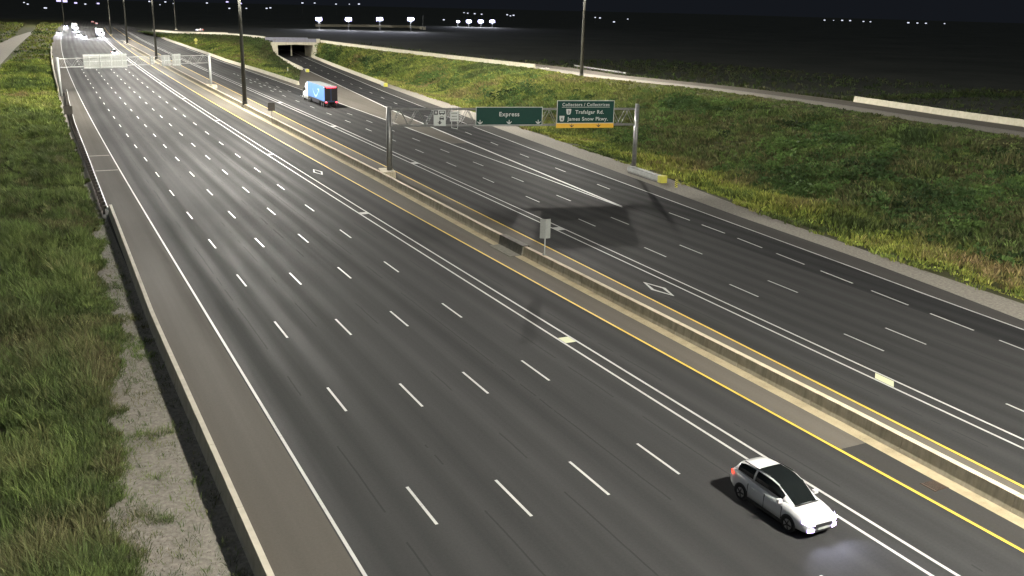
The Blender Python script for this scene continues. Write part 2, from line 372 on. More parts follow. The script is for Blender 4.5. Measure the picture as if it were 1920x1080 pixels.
# drain grate let into the median shoulder, a child of the road
dg = MB(); gx, gy = G(1752, 911)[:2]
for k in range(7): dg.box(gx-.36+k*.11, gx-.30+k*.11, gy-.38, gy+.38, 0.009, 0.022)
dg.box(gx-.42, gx-.36, gy-.42, gy+.42, 0.009, 0.024).box(gx+.36, gx+.42, gy-.42, gy+.42, 0.009, 0.024)
dg.build('drain_grate', M['rust'], road_l)
for (yy, x0, x1) in ((121.0, 6.5, 9.0), (133, 6.6, 9.0)):
    ribbon('patched_crack', lambda y: x0+0*y, lambda y: x1+0*y, yy, yy+0.5, M['gravel'], 0.0072, road_l)

# ------------------------------------------------------------------ concrete barriers
def barrier(name, cx, y0, y1, prof, seg, mat, label, cat='barrier', joint=0.03):
    root = empty(name, (0, 0, 0), 0, label, cat)
    y = y0
    while y < y1-0.5:
        ye = min(y+seg, y1); sub = np.linspace(y+joint/2, ye-joint/2, 3)
        mb = MB(); n = len(prof); vs = []
        for yy in sub: vs += [(float(cx(yy))+p[0], yy, p[1]) for p in prof]
        fs = [(i*n+k, i*n+(k+1) % n, (i+1)*n+(k+1) % n, (i+1)*n+k) for i in range(2) for k in range(n)]
        fs += [tuple(range(n)), tuple(range(3*n-1, 2*n-1, -1))]
        mb.add(vs, fs).build('wall_segment', mat, root); y = ye
    return root
MED = [(-.10, 0), (-.04, .22), (.02, .77), (.36, .77), (.42, .22), (.48, 0)]
barrier('median_barrier', barrier_x, -20, 470, MED, 6.0, M['concrete'], 'long concrete median barrier with cream top between the two roadways')
LB = [(-.45, -.05), (-.38, .25), (-.30, .86), (-.06, .86), (.0, .3), (.12, .0), (.12, -.05)]
lbx = interp([(-20, 6.0), (30, 5.95), (60, 5.85), (97, 6.35)])
barrier('shoulder_barrier', lbx, -20, 96, LB, 6.0, M['concrete_gray'], 'concrete barrier along the outer shoulder beside the tall grass')
barrier('shoulder_barrier', off(exp_bar, 0), 236, 560, [(-.3, 0), (-.15, .85), (.15, .85), (.3, 0)], 8.0, M['concrete_pale'], 'pale concrete barrier at the edge of the lanes below the grass wedge')
barrier('shoulder_barrier', left_x(5.55), 226, 420, [(-.3, 0), (-.15, .85), (.1, .85), (.25, 0)], 8.0, M['concrete_pale'], 'pale concrete barrier along the outer shoulder beyond the far gantry')
col_r_bar = lambda y: pave_r(y)+0.35
barrier('shoulder_barrier', col_r_bar, 231, 352, [(-.3, 0), (-.15, .9), (.15, .9), (.3, 0)], 8.0, M['concrete_pale'], 'pale concrete barrier leading right of the lanes into the underpass')
col_l_bar = interp([(288, 74.9), (300, 76.3), (330, 80.0), (357, 84.0)])
barrier('shoulder_barrier', col_l_bar, 288, 356, [(-.35, 0), (-.15, .9), (.2, .9), (.4, 0)], 8.0, M['concrete_pale'], 'short pale concrete barrier leading left of the lanes into the underpass')

cv = empty('barrier_shade', (35.6, 69.6, 0), R(-.6), 'added dark shape standing for the shadow on the median barrier left of the small sign', 'shade_form')  # dark shell and flaps added in place of shade on barrier and shoulder
MB().prism([(-.32, .02), (-.26, .24), (-.17, .81), (.42, .81), (.50, .24), (.56, .02)], 'y', -2.2, 2.2).build('shade_saddle', M['shade_form'], cv)
MB().box(-1.35, -.325, -2.2, 1.9, .012, .035).build('ground_shade', M['shade_form'], cv)
MB().box(.565, 1.35, -1.9, 2.2, .012, .035).build('ground_shade', M['shade_form'], cv)
# ------------------------------------------------------------------ guardrail beyond the concrete barrier
gr = empty('guardrail', (0, 0, 0), 0, 'steel beam guardrail with timber posts beside the outer shoulder', 'guardrail')
grx = interp([(95, 6.35), (130, 6.75), (165, 7.1), (200, 7.9), (222, 8.6)])
rail_prof = [(0, .50), (.07, .54), (.07, .60), (.0, .65), (.07, .70), (.07, .77), (0, .82), (-.015, .82), (.05, .76), (.05, .71), (-.02, .65), (.05, .59), (.05, .55), (-.015, .50)]
for y in np.arange(95, 217, 7.6):
    mb = MB(); n = len(rail_prof); vs = []
    for yy in (y, y+7.62): vs += [(float(grx(yy))-.55+p[0], yy, p[1]) for p in rail_prof]
    mb.add(vs, [(k, (k+1) % n, n+(k+1) % n, n+k) for k in range(n)]).build('rail', M['steel_pale'], gr)
    mb = MB()
for y in np.arange(96, 222, 1.9):
    x = float(grx(y))-.55
    MB().box(x-.38, x-.18, y-.1, y+.1, -.1, .80).box(x-.18, x-.012, y-.08, y+.08, .5, .8).build('post', M['wood'], gr)

# ------------------------------------------------------------------ embankments, lofted between matched toe and top points
def vnoise(x, y, s, seed=0):
    """cheap smooth value noise"""
    x = np.asarray(x, float)/s+seed*17.3; y = np.asarray(y, float)/s+seed*9.1
    xi, yi = np.floor(x), np.floor(y); fx, fy = x-xi, y-yi
    fx = fx*fx*(3-2*fx); fy = fy*fy*(3-2*fy)
    h = lambda a, b: np.modf(np.abs(np.sin(a*127.1+b*311.7+seed*74.7)*43758.5453))[0]
    return (h(xi, yi)*(1-fx)+h(xi+1, yi)*fx)*(1-fy)+(h(xi, yi+1)*(1-fx)+h(xi+1, yi+1)*fx)*fy
class Loft:
    def __init__(s, pairs, ns, nt, prof, rough):
        A = np.array([p[0] for p in pairs], float); B = np.array([p[1] for p in pairs], float)
        k = np.linspace(0, len(pairs)-1, ns); i = np.minimum(k.astype(int), len(pairs)-2); f = (k-i)[:, None]
        A = A[i]*(1-f)+A[i+1]*f; B = B[i]*(1-f)+B[i+1]*f
        t = np.linspace(0, 1, nt); P = A[:, None]*(1-t[None, :, None])+B[:, None]*t[None, :, None]
        P[..., 2] = A[:, None, 2]+(B[:, None, 2]-A[:, None, 2])*prof(t)[None]
        edge = np.minimum(1, np.minimum(t, 1-t)*8)[None]
        P[..., 2] += edge*rough*((vnoise(P[..., 0], P[..., 1], 9, 1)-.5)*1.2+(vnoise(P[..., 0], P[..., 1], 3, 2)-.5)*.6)
        s.P = P
    def mesh(s, name, mat):
        ns, nt = s.P.shape[:2]; V = s.P.reshape(-1, 3)
        fs = [(i*nt+j, i*nt+j+1, (i+1)*nt+j+1, (i+1)*nt+j) for i in range(ns-1) for j in range(nt-1)]
        o = MB(); o.v = V.tolist(); o.f = fs
        return tag(o.build(name, mat, smooth=True), kind='structure')
    def sample(s, n, dens=None):
        """n random points, weighted by cell area"""
        P = s.P; a = np.linalg.norm(np.cross(P[1:, :-1]-P[:-1, :-1], P[:-1, 1:]-P[:-1, :-1]), axis=-1)
        c = P[:-1, :-1]
        if dens is not None: a = a*dens(c)
        pr = (a/a.sum()).ravel(); k = RNG.choice(len(pr), n, p=pr); i, j = np.divmod(k, P.shape[1]-1)
        u, v = RNG.random(n)[:, None], RNG.random(n)[:, None]
        t = np.broadcast_to(np.linspace(0, 1, P.shape[1])[j], (n,))
        return (P[i, j]*(1-u)+P[i+1, j]*u)*(1-v)+(P[i, j+1]*(1-u)+P[i+1, j+1]*u)*v, t
ZR = 5.3
near_px = [(600, 80), (700, 93), (800, 105), (1000, 128), (1090, 143), (1300, 165), (1500, 192), (1700, 225), (1920, 258)]
near = [G(x, y, ZR) for x, y in near_px]
near.append(near[-1]+(near[-1]-near[-2])*1.6); near.append(near[-1]+np.array([-8., -45., 0]))
toe_y = [352, 300, 262, 205, 178, 140, 105, 74, 50, 20, -25]
toe = [np.array([float(grav_r(y))+(.55 if y < 231 else .2), y, -0.01]) for y in toe_y]
pr_ditch = lambda t: -0.22*np.sin(np.pi*np.clip(t/.45, 0, 1))+np.clip((t-.30)/.70, 0, 1)**1.1
right_bank = Loft(list(zip(toe, near)), 130, 36, pr_ditch, 0.55)
right_bank.mesh('right_embankment', M['soil'])
lp = [(507, 77, 5.4), (495, 73, 5.4), (440, 67.5, 4.9), (390, 65, 4.2), (340, 63.5, 3.3), (300, 62.5, 2.5), (255, 58.5, 1.2)]
ltop = [G(*p) for p in lp]
wt = [(61.3, 246), (61.9, 275), (61.7, 312), (61.9, 345), (62.1, 356), (62.6, 372), (63.6, 410), (64.5, 450), (65.2, 480), (66.3, 510), (68.5, 560)]
wtop = [np.array(p) for p in ((63.0, 247., 0.), (72.2, 280, .05), (77.0, 312, .1), (82.3, 350, .4))] + [ltop[0]+np.array([-.8, -1., 0])] + ltop[1:]
wtoe = [np.array([x, y, .03]) for x, y in wt][:len(wtop)]
wedge = Loft(list(zip(wtoe, wtop)), 80, 24, lambda t: np.clip((t-.2)/.8, 0, 1), 0.4)
wedge.mesh('grass_wedge', M['soil'])
# far side of the ramp, falling to the dark fields
def offset_poly(P, d):
    P = np.array(P); T = np.gradient(P[:, :2], axis=0); T /= np.linalg.norm(T, axis=1)[:, None]
    Q = P.copy(); Q[:, 0] += -T[:, 1]*d; Q[:, 1] += T[:, 0]*d; return Q
nearA = np.array(near); 
def strip(name, A, B, mat, kind='structure', parent=None):
    mb = MB(); n = len(A)
    mb.v = [tuple(p) for p in A]+[tuple(p) for p in B]; mb.f = [(i, i+1, n+i+1, n+i) for i in range(n-1)]
    o = mb.build(name, mat, parent)
    uvl = o.data.uv_layers.new(name='UVMap')
    for l in o.data.loops: uvl.data[l.index].uv = o.data.vertices[l.vertex_index].co[:2]
    return tag(o, kind=kind) if kind else o
def dense(P, n=60):
    P = np.array(P); k = np.linspace(0, len(P)-1, n); i = np.minimum(k.astype(int), len(P)-2); f = (k-i)[:, None]
    Q = P[i]*(1-f)+P[i+1]*f
    for _ in range(4): Q[1:-1] = (Q[:-2]+2*Q[1:-1]+Q[2:])/4
    return Q
nd = dense(nearA, 70); fd = offset_poly(nd, 11.5)
ramp_road = strip('overpass_ramp', nd, fd, M['shoulder'])
lift = lambda A, dz: np.array(A)+np.array([0, 0, dz])
strip('ramp_shoulder', lift(offset_poly(nd, .2), .004), lift(offset_poly(nd, 4.6), .004), M['gravel'], None, ramp_road)
strip('edge_line', lift(offset_poly(nd, 4.9), .009), lift(offset_poly(nd, 5.1), .009), M['white'], None, ramp_road)
fb = offset_poly(nd, 34); fb[:, 2] = GZ+.02
strip('far_bank', fd, fb, M['soil'])
ld = dense(np.array(ltop), 30); lfd = offset_poly(ld, -9.5)
ramp_road2 = strip('overpass_ramp', ld, lfd, M['shoulder_gray'])
lfb = offset_poly(ld, -30); lfb[:, 2] = GZ+.02
strip('far_bank', lfd, lfb, M['soil'])
# deck over the underpass
dA = np.array([ltop[0]+np.array([0, 0, .0]), near[0]]); dB = np.array([lfd[0], fd[0]])
def poly_barrier(name, P, d, hgt, wid, mat, label, seg=7.0):
    root = empty(name, (0, 0, 0), 0, label, 'barrier')
    Q = offset_poly(dense(P, 200), d); L = np.concatenate([[0], np.cumsum(np.linalg.norm(np.diff(Q, axis=0), axis=1))])
    s = 0
    while s < L[-1]-1:
        e = min(s+seg-.04, L[-1]); a = np.array([np.interp(s, L, Q[:, k]) for k in range(3)]); b = np.array([np.interp(e, L, Q[:, k]) for k in range(3)])
        t = b-a; t = t/np.linalg.norm(t); nrm = np.array([-t[1], t[0], 0])
        mb = MB(); vs = [c+nrm*o+np.array([0, 0, z]) for c in (a, b) for o, z in ((-wid/2, -.3), (-wid/2, .1), (-wid*.28, hgt), (wid*.28, hgt), (wid/2, .1), (wid/2, -.3))]
        mb.add(vs, [(k, (k+1) % 6, 6+(k+1) % 6, 6+k) for k in range(6)]+[tuple(range(6)), tuple(range(11, 5, -1))]).build('wall_segment', mat, root); s += seg
    return root
poly_barrier('ramp_barrier', near[:4], .35, .95, .6, M['concrete_pale'], 'pale concrete barrier on the ramp edge right of the underpass')
poly_barrier('ramp_barrier', nearA[6:], 11.2, .95, .6, M['concrete_pale'], 'pale concrete barrier on the far edge of the ramp near the right border')
poly_barrier('ramp_barrier', ltop[1:5], -.35, .95, .6, M['concrete_pale'], 'pale concrete barrier on the ramp edge left of the underpass')
poly_barrier('ramp_barrier', ltop[3:], -9.2, .95, .5, M['concrete_gray'], 'grey concrete barrier along the far edge of the ramp above the yellow warning sign')
fence = empty('guardrail', (0, 0, 0), 0, 'low steel guardrail along the far edge of the ramp beside the tall mast', 'guardrail')
fq = offset_poly(dense(nearA[3:5], 16), 11.2)
for a, b in zip(fq[:-1], fq[1:]):
    MB().bar(a+np.array([0, 0, .65]), b+np.array([0, 0, .65]), .06, .3).build('rail', M['steel'], fence)
for a in fq: MB().box(a[0]-.08, a[0]+.08, a[1]-.08, a[1]+.08, a[2]-.2, a[2]+.72).build('post', M['wood'], fence)

# ------------------------------------------------------------------ underpass bridge
br = empty('underpass_bridge', (90.1, 354, 0), 0, 'concrete bridge with a boxy underpass opening carrying the ramp', 'bridge')
xl, xr, yp, zo, zt = -6.5, 6.6, 0.0, 4.3, 5.35
MB().box(xl-1.1, xl, yp, yp+12, -.2, zo).build('abutment', M['concrete_pale'], br)
MB().box(xr, xr+1.1, yp, yp+12, -.2, zo).build('abutment', M['concrete_pale'], br)
MB().prism([(xl-1.1, zt), (xl-1.1, zo+.003), (xl+.3, zo+.003), (0, zo+.25), (xr-.3, zo+.003), (xr+1.1, zo+.003), (xr+1.1, zt)], 'y', yp-.05, yp+12).build('deck', M['concrete_pale'], br)
MB().prism([(xl-1.1, -.2), (xl-.02, -.2), (xl-.02, zt-.003), (xl-2.3, zt-.003)], 'y', yp-.45, yp-.06).build('wing_wall', M['concrete_pale'], br)
MB().add([(xr+.02, -.06, -.2), (xr+.02, -.06, zt), (xr+1.3, -.3, zt), (xr+3.2, -3.2, -.2), (xr+.42, -.06, -.2), (xr+.42, -.06, zt), (xr+1.7, -.2, zt), (xr+3.6, -3.0, -.2)],
         [(0,1,2,3),(7,6,5,4),(0,4,5,1),(1,5,6,2),(2,6,7,3),(3,7,4,0)]).build('wing_wall', M['concrete_pale'], br)
MB().box(xl-1.6, xr+1.2, yp-.05, yp+.35, zt+.003, zt+1.25).build('parapet', M['parapet'], br)
MB().box(xl-1.6, xr+1.2, yp+11.6, yp+12, zt+.003, zt+1.25).build('parapet', M['parapet'], br)
MB().box(xr+1.25, xr+2.6, yp-.15, yp+.4, zt-.6, zt+1.3).build('parapet_end', M['concrete_pale'], br)
MB().box(xl-1.6, xr+1.2, yp+.36, yp+11.59, zt+.004, zt+.09).build('wearing_course', M['asphalt_right'], br)
MB().tube((1.2, 11, .0), (1.2, 11, zo+.1), .3, n=12).build('column', M['concrete_pale'], br)

# ------------------------------------------------------------------ high mast lights
def luminaire_light(name, loc, power, parent, radius=0.85):
    l = bpy.data.lights.new(name, 'POINT'); l.energy = power; l.color = MAST_COL; l.shadow_soft_size = radius
    l.use_nodes = True; nt = l.node_tree; em = nt.nodes['Emission']
    # wide-throw optics: more candela towards the sides, none upwards
    tc = N(nt, 'ShaderNodeTexCoord'); sx = N(nt, 'ShaderNodeSeparateXYZ'); nt.links.new(tc.outputs['Normal'], sx.inputs[0])
    c = math_(nt, 'MULTIPLY', sx.outputs[2], -1.0)
    cc = math_(nt, 'MAXIMUM', math_(nt, 'ABSOLUTE', c), 0.22)
    em_s = math_(nt, 'POWER', cc, -0.5)
    nt.links.new(em_s, em.inputs['Strength'])
    o = bpy.data.objects.new(name, l); COL.objects.link(o); o.parent = parent; o.location = loc; return o
def mast(x, y, z, hgt, label, power=MAST_POWER, r=0.42, group='tall steel lighting masts'):
    root = empty('light_mast', (x, y, z), 0, label, 'light mast', group)
    MB().box(-.55, .55, -.55, .55, -.3, .12).build('footing', M['concrete_gray'], root)
    MB().tube((0, 0, .1), (0, 0, hgt), r, .13, 12).build('pole', M['mast'], root, True)
    MB().tube((0, 0, .1), (0, 0, .9), r+.06, r+.05, 12).build('base_flange', M['steel_dark'], root)
    ring = MB().tube((0, 0, hgt-.35), (0, 0, hgt-.2), 1.15, 1.15, 18).tube((0, 0, hgt-.2), (0, 0, hgt+.5), .3, .2, 10).build('lowering_ring', M['steel_dark'], root)
    for k in range(8):
        a = k*math.pi/4; c, s = math.cos(a), math.sin(a)
        h_ = MB().bar((1.1*c, 1.1*s, hgt-.28), (1.75*c, 1.75*s, hgt-.28), .45, .18).build('luminaire', M['steel_dark'], root)
        MB().quad(*[(1.42*c+u*c*.25-w*s*.18, 1.42*s+u*s*.25+w*c*.18, hgt-.385) for u, w in ((-1,-1),(1,-1),(1,1),(-1,1))]).build('lens', M['mast_lens'], h_)
    luminaire_light('luminaire_light', (0, 0, hgt-1.3), power, root)
    return root
mast(36.4, 3.0, .3, 31, 'tall steel lighting mast standing in the median beside the camera end', 1.05*MAST_POWER)
mast(37.25, 186.0, .5, 32, 'tall dark steel mast in the median behind the sign gantry, nearest in view', 1.6*MAST_POWER)
mB = G(1090, 146, ZR-.4)
mast(mB[0], mB[1], mB[2], 28, 'tall grey steel mast at the top of the grass embankment', 0.68*MAST_POWER)
for x, y, lb in ((39.4, 333, 'tall dark mast in the median, second in line, behind the far gantry'), (41.6, 447, 'tall dark mast in the median, third in line'), (44.4, 560, 'tall dark mast in the median, farthest in view')):
    mast(x, y, .4, 32, lb, 0.9*MAST_POWER)
mast(*G(330, 55, 4.5), 28, 'slim mast rising behind the ramp left of the underpass', 0.35*MAST_POWER, 0.3)
mast(28.0, 700, 0, 32, 'lighting mast far down the highway near the horizon', MAST_POWER)

# ------------------------------------------------------------------ sign gantries
def post_round(mb, x, y, z0, z1, r): return mb.tube((x, y, z0), (x, y, z1), r, r*.92, 14)
def truss(root, L, zb, zt_, y0, y1, mat, n, r=.075):
    for (y, z) in ((y0, zb), (y0, zt_), (y1, zb), (y1, zt_)):
        MB().tube((.1, y, z), (L-.1, y, z), r, n=8).build('chord', mat, root)
    d = (L-.6)/n
    for k in range(n):
        xa, xb = .3+k*d, .3+(k+1)*d; xm = (xa+xb)/2
        for y in (y0, y1):
            MB().tube((xa, y, zb), (xm, y, zt_), r*.55, n=6).build('brace', mat, root)
            MB().tube((xm, y, zt_), (xb, y, zb), r*.55, n=6).build('brace', mat, root)
        for z in (zb, zt_):
            a, b = (y0, y1) if k % 2 == 0 else (y1, y0)
            MB().tube((xa, a, z), (xb, b, z), r*.5, n=6).build('brace', mat, root)
ang = math.atan2(99.8-106.8, 68.0-37.9); SP = math.hypot(30.1, 7.0)
gan = empty('sign_gantry', (37.9, 106.8, 0), ang, 'grey steel truss gantry carrying the green signs over the right lanes', 'gantry')
post_round(MB(), 0, 0, 0, 8.15, .33).build('post', M['steel'], gan, True)
post_round(MB(), SP-.15, -.45, -.2, 8.45, .25).build('post', M['steel'], gan, True)
post_round(MB(), SP+.12, .5, -.2, 8.45, .25).build('post', M['steel'], gan, True)
bevel(MB().box(-1.2, .55, -1.6, 1.6, -.1, .74).build('footing', M['concrete'], gan), .1)
truss(gan, SP, 5.95, 7.87, -.35, .75, M['steel'], 15)
def font(parent, body, size, x, z, y, mat, name='lettering', align='LEFT', bold=.012):
    c = bpy.data.curves.new(name, 'FONT'); c.body = body; c.size = size; c.align_x = align; c.align_y = 'BOTTOM_BASELINE'
    c.offset = bold; c.extrude = .004; c.space_character = 1.12; c.materials.append(mat)
    t_ = bpy.data.objects.new(name, c); COL.objects.link(t_); bpy.context.view_layer.update()
    me = bpy.data.meshes.new_from_object(t_.evaluated_get(bpy.context.evaluated_depsgraph_get()))
    bpy.data.objects.remove(t_); me.name = name
    o = bpy.data.objects.new(name, me); COL.objects.link(o); o.parent = parent; o.location = (x, y, z); o.rotation_euler = (R(90), 0, 0); return o
def flat(parent, pts, y, mat, name, th=.006): return MB().prism(pts, 'y', y-th, y).build(name, mat, parent)
def arrow(parent, x, z, s, y, mat):
    """down arrow with a curved, anchor-like head"""
    pts = [(-.09, 1), (.09, 1), (.09, .42), (.22, .45), (.42, .56), (.55, .72), (.60, .55), (.45, .28), (0, 0), (-.45, .28), (-.60, .55), (-.55, .72), (-.42, .56), (-.22, .45), (-.09, .42)]
    return flat(parent, [(x+a*s, z+b*s) for a, b in pts], y, mat, 'arrow')
def gpos(lx, ly=-.6):
    c, s = math.cos(ang), math.sin(ang); return (37.9+lx*c-ly*s, 106.8+lx*s+ly*c, 0)
def board(x0, x1, z0, z1, name, label, mat, bmat, b=.07, cat='sign'):
    w = x1-x0; root = empty(name, gpos(x0), ang, label, cat)
    MB().box(0, w, 0, .04, z0, z1).build('border_panel', bmat, root)
    MB().box(b, w-b, -.012, -.0005, z0+b, z1-b).build('panel', mat, root)
    for k in range(3):
        xx = w*(k+.5)/3; MB().box(xx-.05, xx+.05, .045, .22, z0+.1, z1-.1).build('bracket', M['steel'], root)
    return root
e1 = board(10.26, 18.5, 6.02, 8.2, 'overhead_sign', 'green overhead sign reading Express with three white arrows', M['sign_green'], M['sign_white'])
font(e1, 'Express', .72, 4.1, 7.1, -.016, M['sign_white'], align='CENTER', bold=.012)
for x in (.52, 4.1, 7.72): arrow(e1, x, 6.14, .52, -.016, M['sign_white'])
e2 = board(20.3, 27.65, 6.2, 8.97, 'overhead_sign', 'green overhead sign for the collector lanes with amber exit strip', M['sign_green'], M['sign_white'])
MB().box(0, 7.35, -.01, .035, 5.66, 6.197).build('amber_strip', M['sign_yellow'], e2)
font(e2, 'Collectors / Collectrices', .53, 3.68, 8.3, -.016, M['sign_white'], align='CENTER', bold=.006)
flat(e2, [(.62, 8.14), (6.75, 8.14), (6.75, 8.19), (.62, 8.19)], -.016, M['sign_white'], 'rule')
for nm, num, xs, tx, zz in (('Trafalgar Rd.', '3', 1.5, 2.35, 7.35), ('James Snow Pkwy.', '4', .66, 1.4, 6.52)):
    flat(e2, [(xs-.32, zz+.6), (xs+.32, zz+.6), (xs+.27, zz+.1), (xs+.18, zz-.07), (xs-.18, zz-.07), (xs-.27, zz+.1)], -.016, M['sign_white'], 'route_shield')
    font(e2, num, .46, xs, zz+.07, -.024, M['black'], 'route_number', 'CENTER', .018)
    font(e2, nm, .62, tx, zz+.02, -.016, M['sign_white'], bold=.010)
for x in (1.95, 5.4): arrow(e2, x, 5.74, .44, -.014, M['black'])
e3 = board(5.2, 6.65, 6.0, 7.86, 'lane_sign', 'white carpool lane sign with black diamond, bus and car symbols', M['sign_white'], M['sign_white'], .03)
flat(e3, [(.04, 7.82), (.50, 7.82), (.50, 7.28), (.04, 7.28)], -.016, M['black'], 'diamond_panel')
flat(e3, [(.27, 7.76), (.38, 7.55), (.27, 7.34), (.16, 7.55)], -.024, M['sign_white'], 'diamond_symbol')
flat(e3, [(.66, 7.75), (1.3, 7.75), (1.34, 7.68), (1.34, 7.36), (.62, 7.36), (.62, 7.68)], -.016, M['black'], 'bus_symbol')
flat(e3, [(.72, 7.68), (1.24, 7.68), (1.24, 7.5), (.72, 7.5)], -.024, M['sign_white'], 'bus_window')
for x in (.78, 1.14): flat(e3, [(x-.07, 7.36), (x+.07, 7.36), (x+.07, 7.28), (x-.07, 7.28)], -.016, M['black'], 'bus_wheel')
flat(e3, [(.68, 6.75), (1.22, 6.75), (1.22, 6.92), (1.12, 7.12), (.82, 7.12), (.68, 6.94)], -.016, M['black'], 'car_symbol')
flat(e3, [(.84, 7.06), (1.1, 7.06), (1.15, 6.95), (.78, 6.95)], -.024, M['sign_white'], 'car_window')
for x in (.77, 1.13): flat(e3, [(x-.06, 6.75), (x+.06, 6.75), (x+.06, 6.68), (x-.06, 6.68)], -.016, M['black'], 'car_wheel')
flat(e3, [(.62, 6.6), (.82, 6.6), (.82, 6.4), (1.0, 6.4), (.72, 6.14), (.44, 6.4), (.62, 6.4)], -.016, M['black'], 'arrow')
e4 = board(7.15, 8.2, 6.5, 7.7, 'lane_sign', 'small white regulatory sign with grey text lines between the gantry hangers', M['sign_white'], M['steel'], .03)
for z, w in ((7.42, .7), (7.05, .62), (6.72, .74)):
    for k in range(4): flat(e4, [(.52-w/2+k*w/4, z), (.52-w/2+k*w/4+w/5.2, z), (.52-w/2+k*w/4+w/5.2, z+.1), (.52-w/2+k*w/4, z+.1)], -.016, M['steel_dark'], 'text_block')
for x in (.22, .95): MB().bar((x, .1, 5.72), (x, .1, 8.2), .06, .06).build('hanger', M['sign_white'], e4)
MB().bar((.22, .1, 5.76), (.95, .1, 5.6), .06, .06).build('hanger_brace', M['sign_white'], e4)
for k in range(6): MB().bar((1.15, .2, 6.55+k*.2), (1.45, .2, 6.65+k*.2), .05, .05).build('ladder_rung', M['steel_pale'], e4)

# far gantry, sign backs facing us
gl, grr = np.array([6.7, 217.7]), np.array([38.8, 231.1]); a2 = math.atan2(*(grr-gl)[::-1]); L2 = float(np.linalg.norm(grr-gl))
g2 = empty('sign_gantry', (gl[0], gl[1], 0), a2, 'pale steel gantry across the left lanes with sign backs towards us', 'gantry')
post_round(MB(), 0, 0, -.1, 7.7, .3).build('post', M['steel_pale'], g2, True)
post_round(MB(), L2, 0, -.1, 7.7, .3).build('post', M['steel_pale'], g2, True)
bevel(MB().box(L2-.6, L2+.6, -1.6, 1.6, -.1, .8).build('footing', M['concrete'], g2), .08)
truss(g2, L2, 5.7, 7.4, -.4, .5, M['steel'], 13, .038)
def back_board(lx0, lx1, z0, z1, label):
    c, s = math.cos(a2), math.sin(a2); ly = .75
    root = empty('overhead_sign', (gl[0]+lx0*c-ly*s, gl[1]+lx0*s+ly*c, 0), a2, label, 'sign'); w = lx1-lx0
    n = max(1, round(w/.6))
    for k in range(n): MB().box(w*k/n+.01, w*(k+1)/n-.01, 0, .05, z0, z1).build('sign_plank', M['sign_back'], root)
    for z in np.linspace(z0+.25, z1-.25, 3): MB().box(.02, w-.02, -.1, -.002, z-.06, z+.06).build('stiffener', M['steel_pale'], root)
    for k in range(max(2, int(w/2))):
        x = w*(k+.5)/max(2, int(w/2)); MB().box(x-.06, x+.06, -.22, -.102, z0, z1).build('hanger', M['steel_pale'], root)
    return root
back_board(5.7, 15.2, 5.2, 8.1, 'wide aluminium sign back on the far gantry')
back_board(20.6, 21.5, 5.6, 7.5, 'narrow aluminium sign back in the middle of the far gantry')
back_board(23.3, 25.4, 5.2, 7.6, 'square aluminium sign back on the far gantry, left of the pair')
back_board(25.9, 28.0, 5.2, 7.8, 'square aluminium sign back on the far gantry, right of the pair')

# ------------------------------------------------------------------ small roadside furniture
def small_sign(x, y, z, hp, w, h_, mat, label, rz=0, pm='steel_pale', two=False):
    root = empty('roadside_sign', (x, y, z), rz, label, 'sign')
    MB().box(-.035, .035, -.035, .035, 0, hp+h_*.92).build('post', M[pm], root)
    if two:
        for s in (-1, 1): MB().add([(0, -.06, hp), (s*w/2, .08, hp), (s*w/2, .08, hp+h_), (0, -.06, hp+h_), (0, -.04, hp), (s*w/2, .10, hp), (s*w/2, .10, hp+h_), (0, -.04, hp+h_)],
            [(0,1,2,3),(7,6,5,4),(0,4,5,1),(1,5,6,2),(2,6,7,3),(3,7,4,0)]).build('panel', mat, root)
    else: MB().box(-w/2, w/2, -.07, -.04, hp, hp+h_).build('panel', mat, root)
    MB().box(-.16, .16, -.16, .16, -.02, .03).build('base_plate', M['steel_dark'], root)
    return root
p = G(1021, 478, .77); small_sign(p[0], p[1], .775, 1.35, .84, 1.58, M['sign_back'], 'plain grey sign back on a thin post atop the median barrier, nearest', -.35, two=True)
p = G(503, 231, 0); small_sign(barrier_x(161)-.22, 161, 0, 2.1, 1.1, 1.35, M['sign_back_dull'], 'dull sign back on a post beside the median barrier near the mast', -.2, 'steel_dark')
small_sign(5.6, 159, 0, 2.6, 1.25, 1.25, M['sign_back_dull'], 'dark sign back on a post behind the steel guardrail', .1, 'steel_dark')
ws = empty('warning_sign', (65.6, 420, .6), R(-12), 'yellow diamond warning sign with a small tab on the grass wedge', 'sign')
MB().box(-.05, .05, -.04, .04, -.6, 3.2).build('post', M['steel'], ws)
MB().prism([(0, 3.6), (.85, 2.75), (0, 1.9), (-.85, 2.75)], 'y', -.09, -.05).build('diamond_panel', M['marker_yellow'], ws)
MB().box(-.45, .45, -.09, -.05, 1.2, 1.75).build('tab_panel', M['marker_yellow'], ws)
dp = empty('delineator_post', (67.8, 276, 0), 0, 'white marker post standing in the gore before the underpass', 'post')
MB().tube((0, 0, 0), (0, 0, 1.7), .1, .1, 8).build('tube_post', M['sign_white'], dp); MB().box(-.11, .11, -.115, -.10, 1.3, 1.6).build('reflector', M['marker_yellow'], dp)
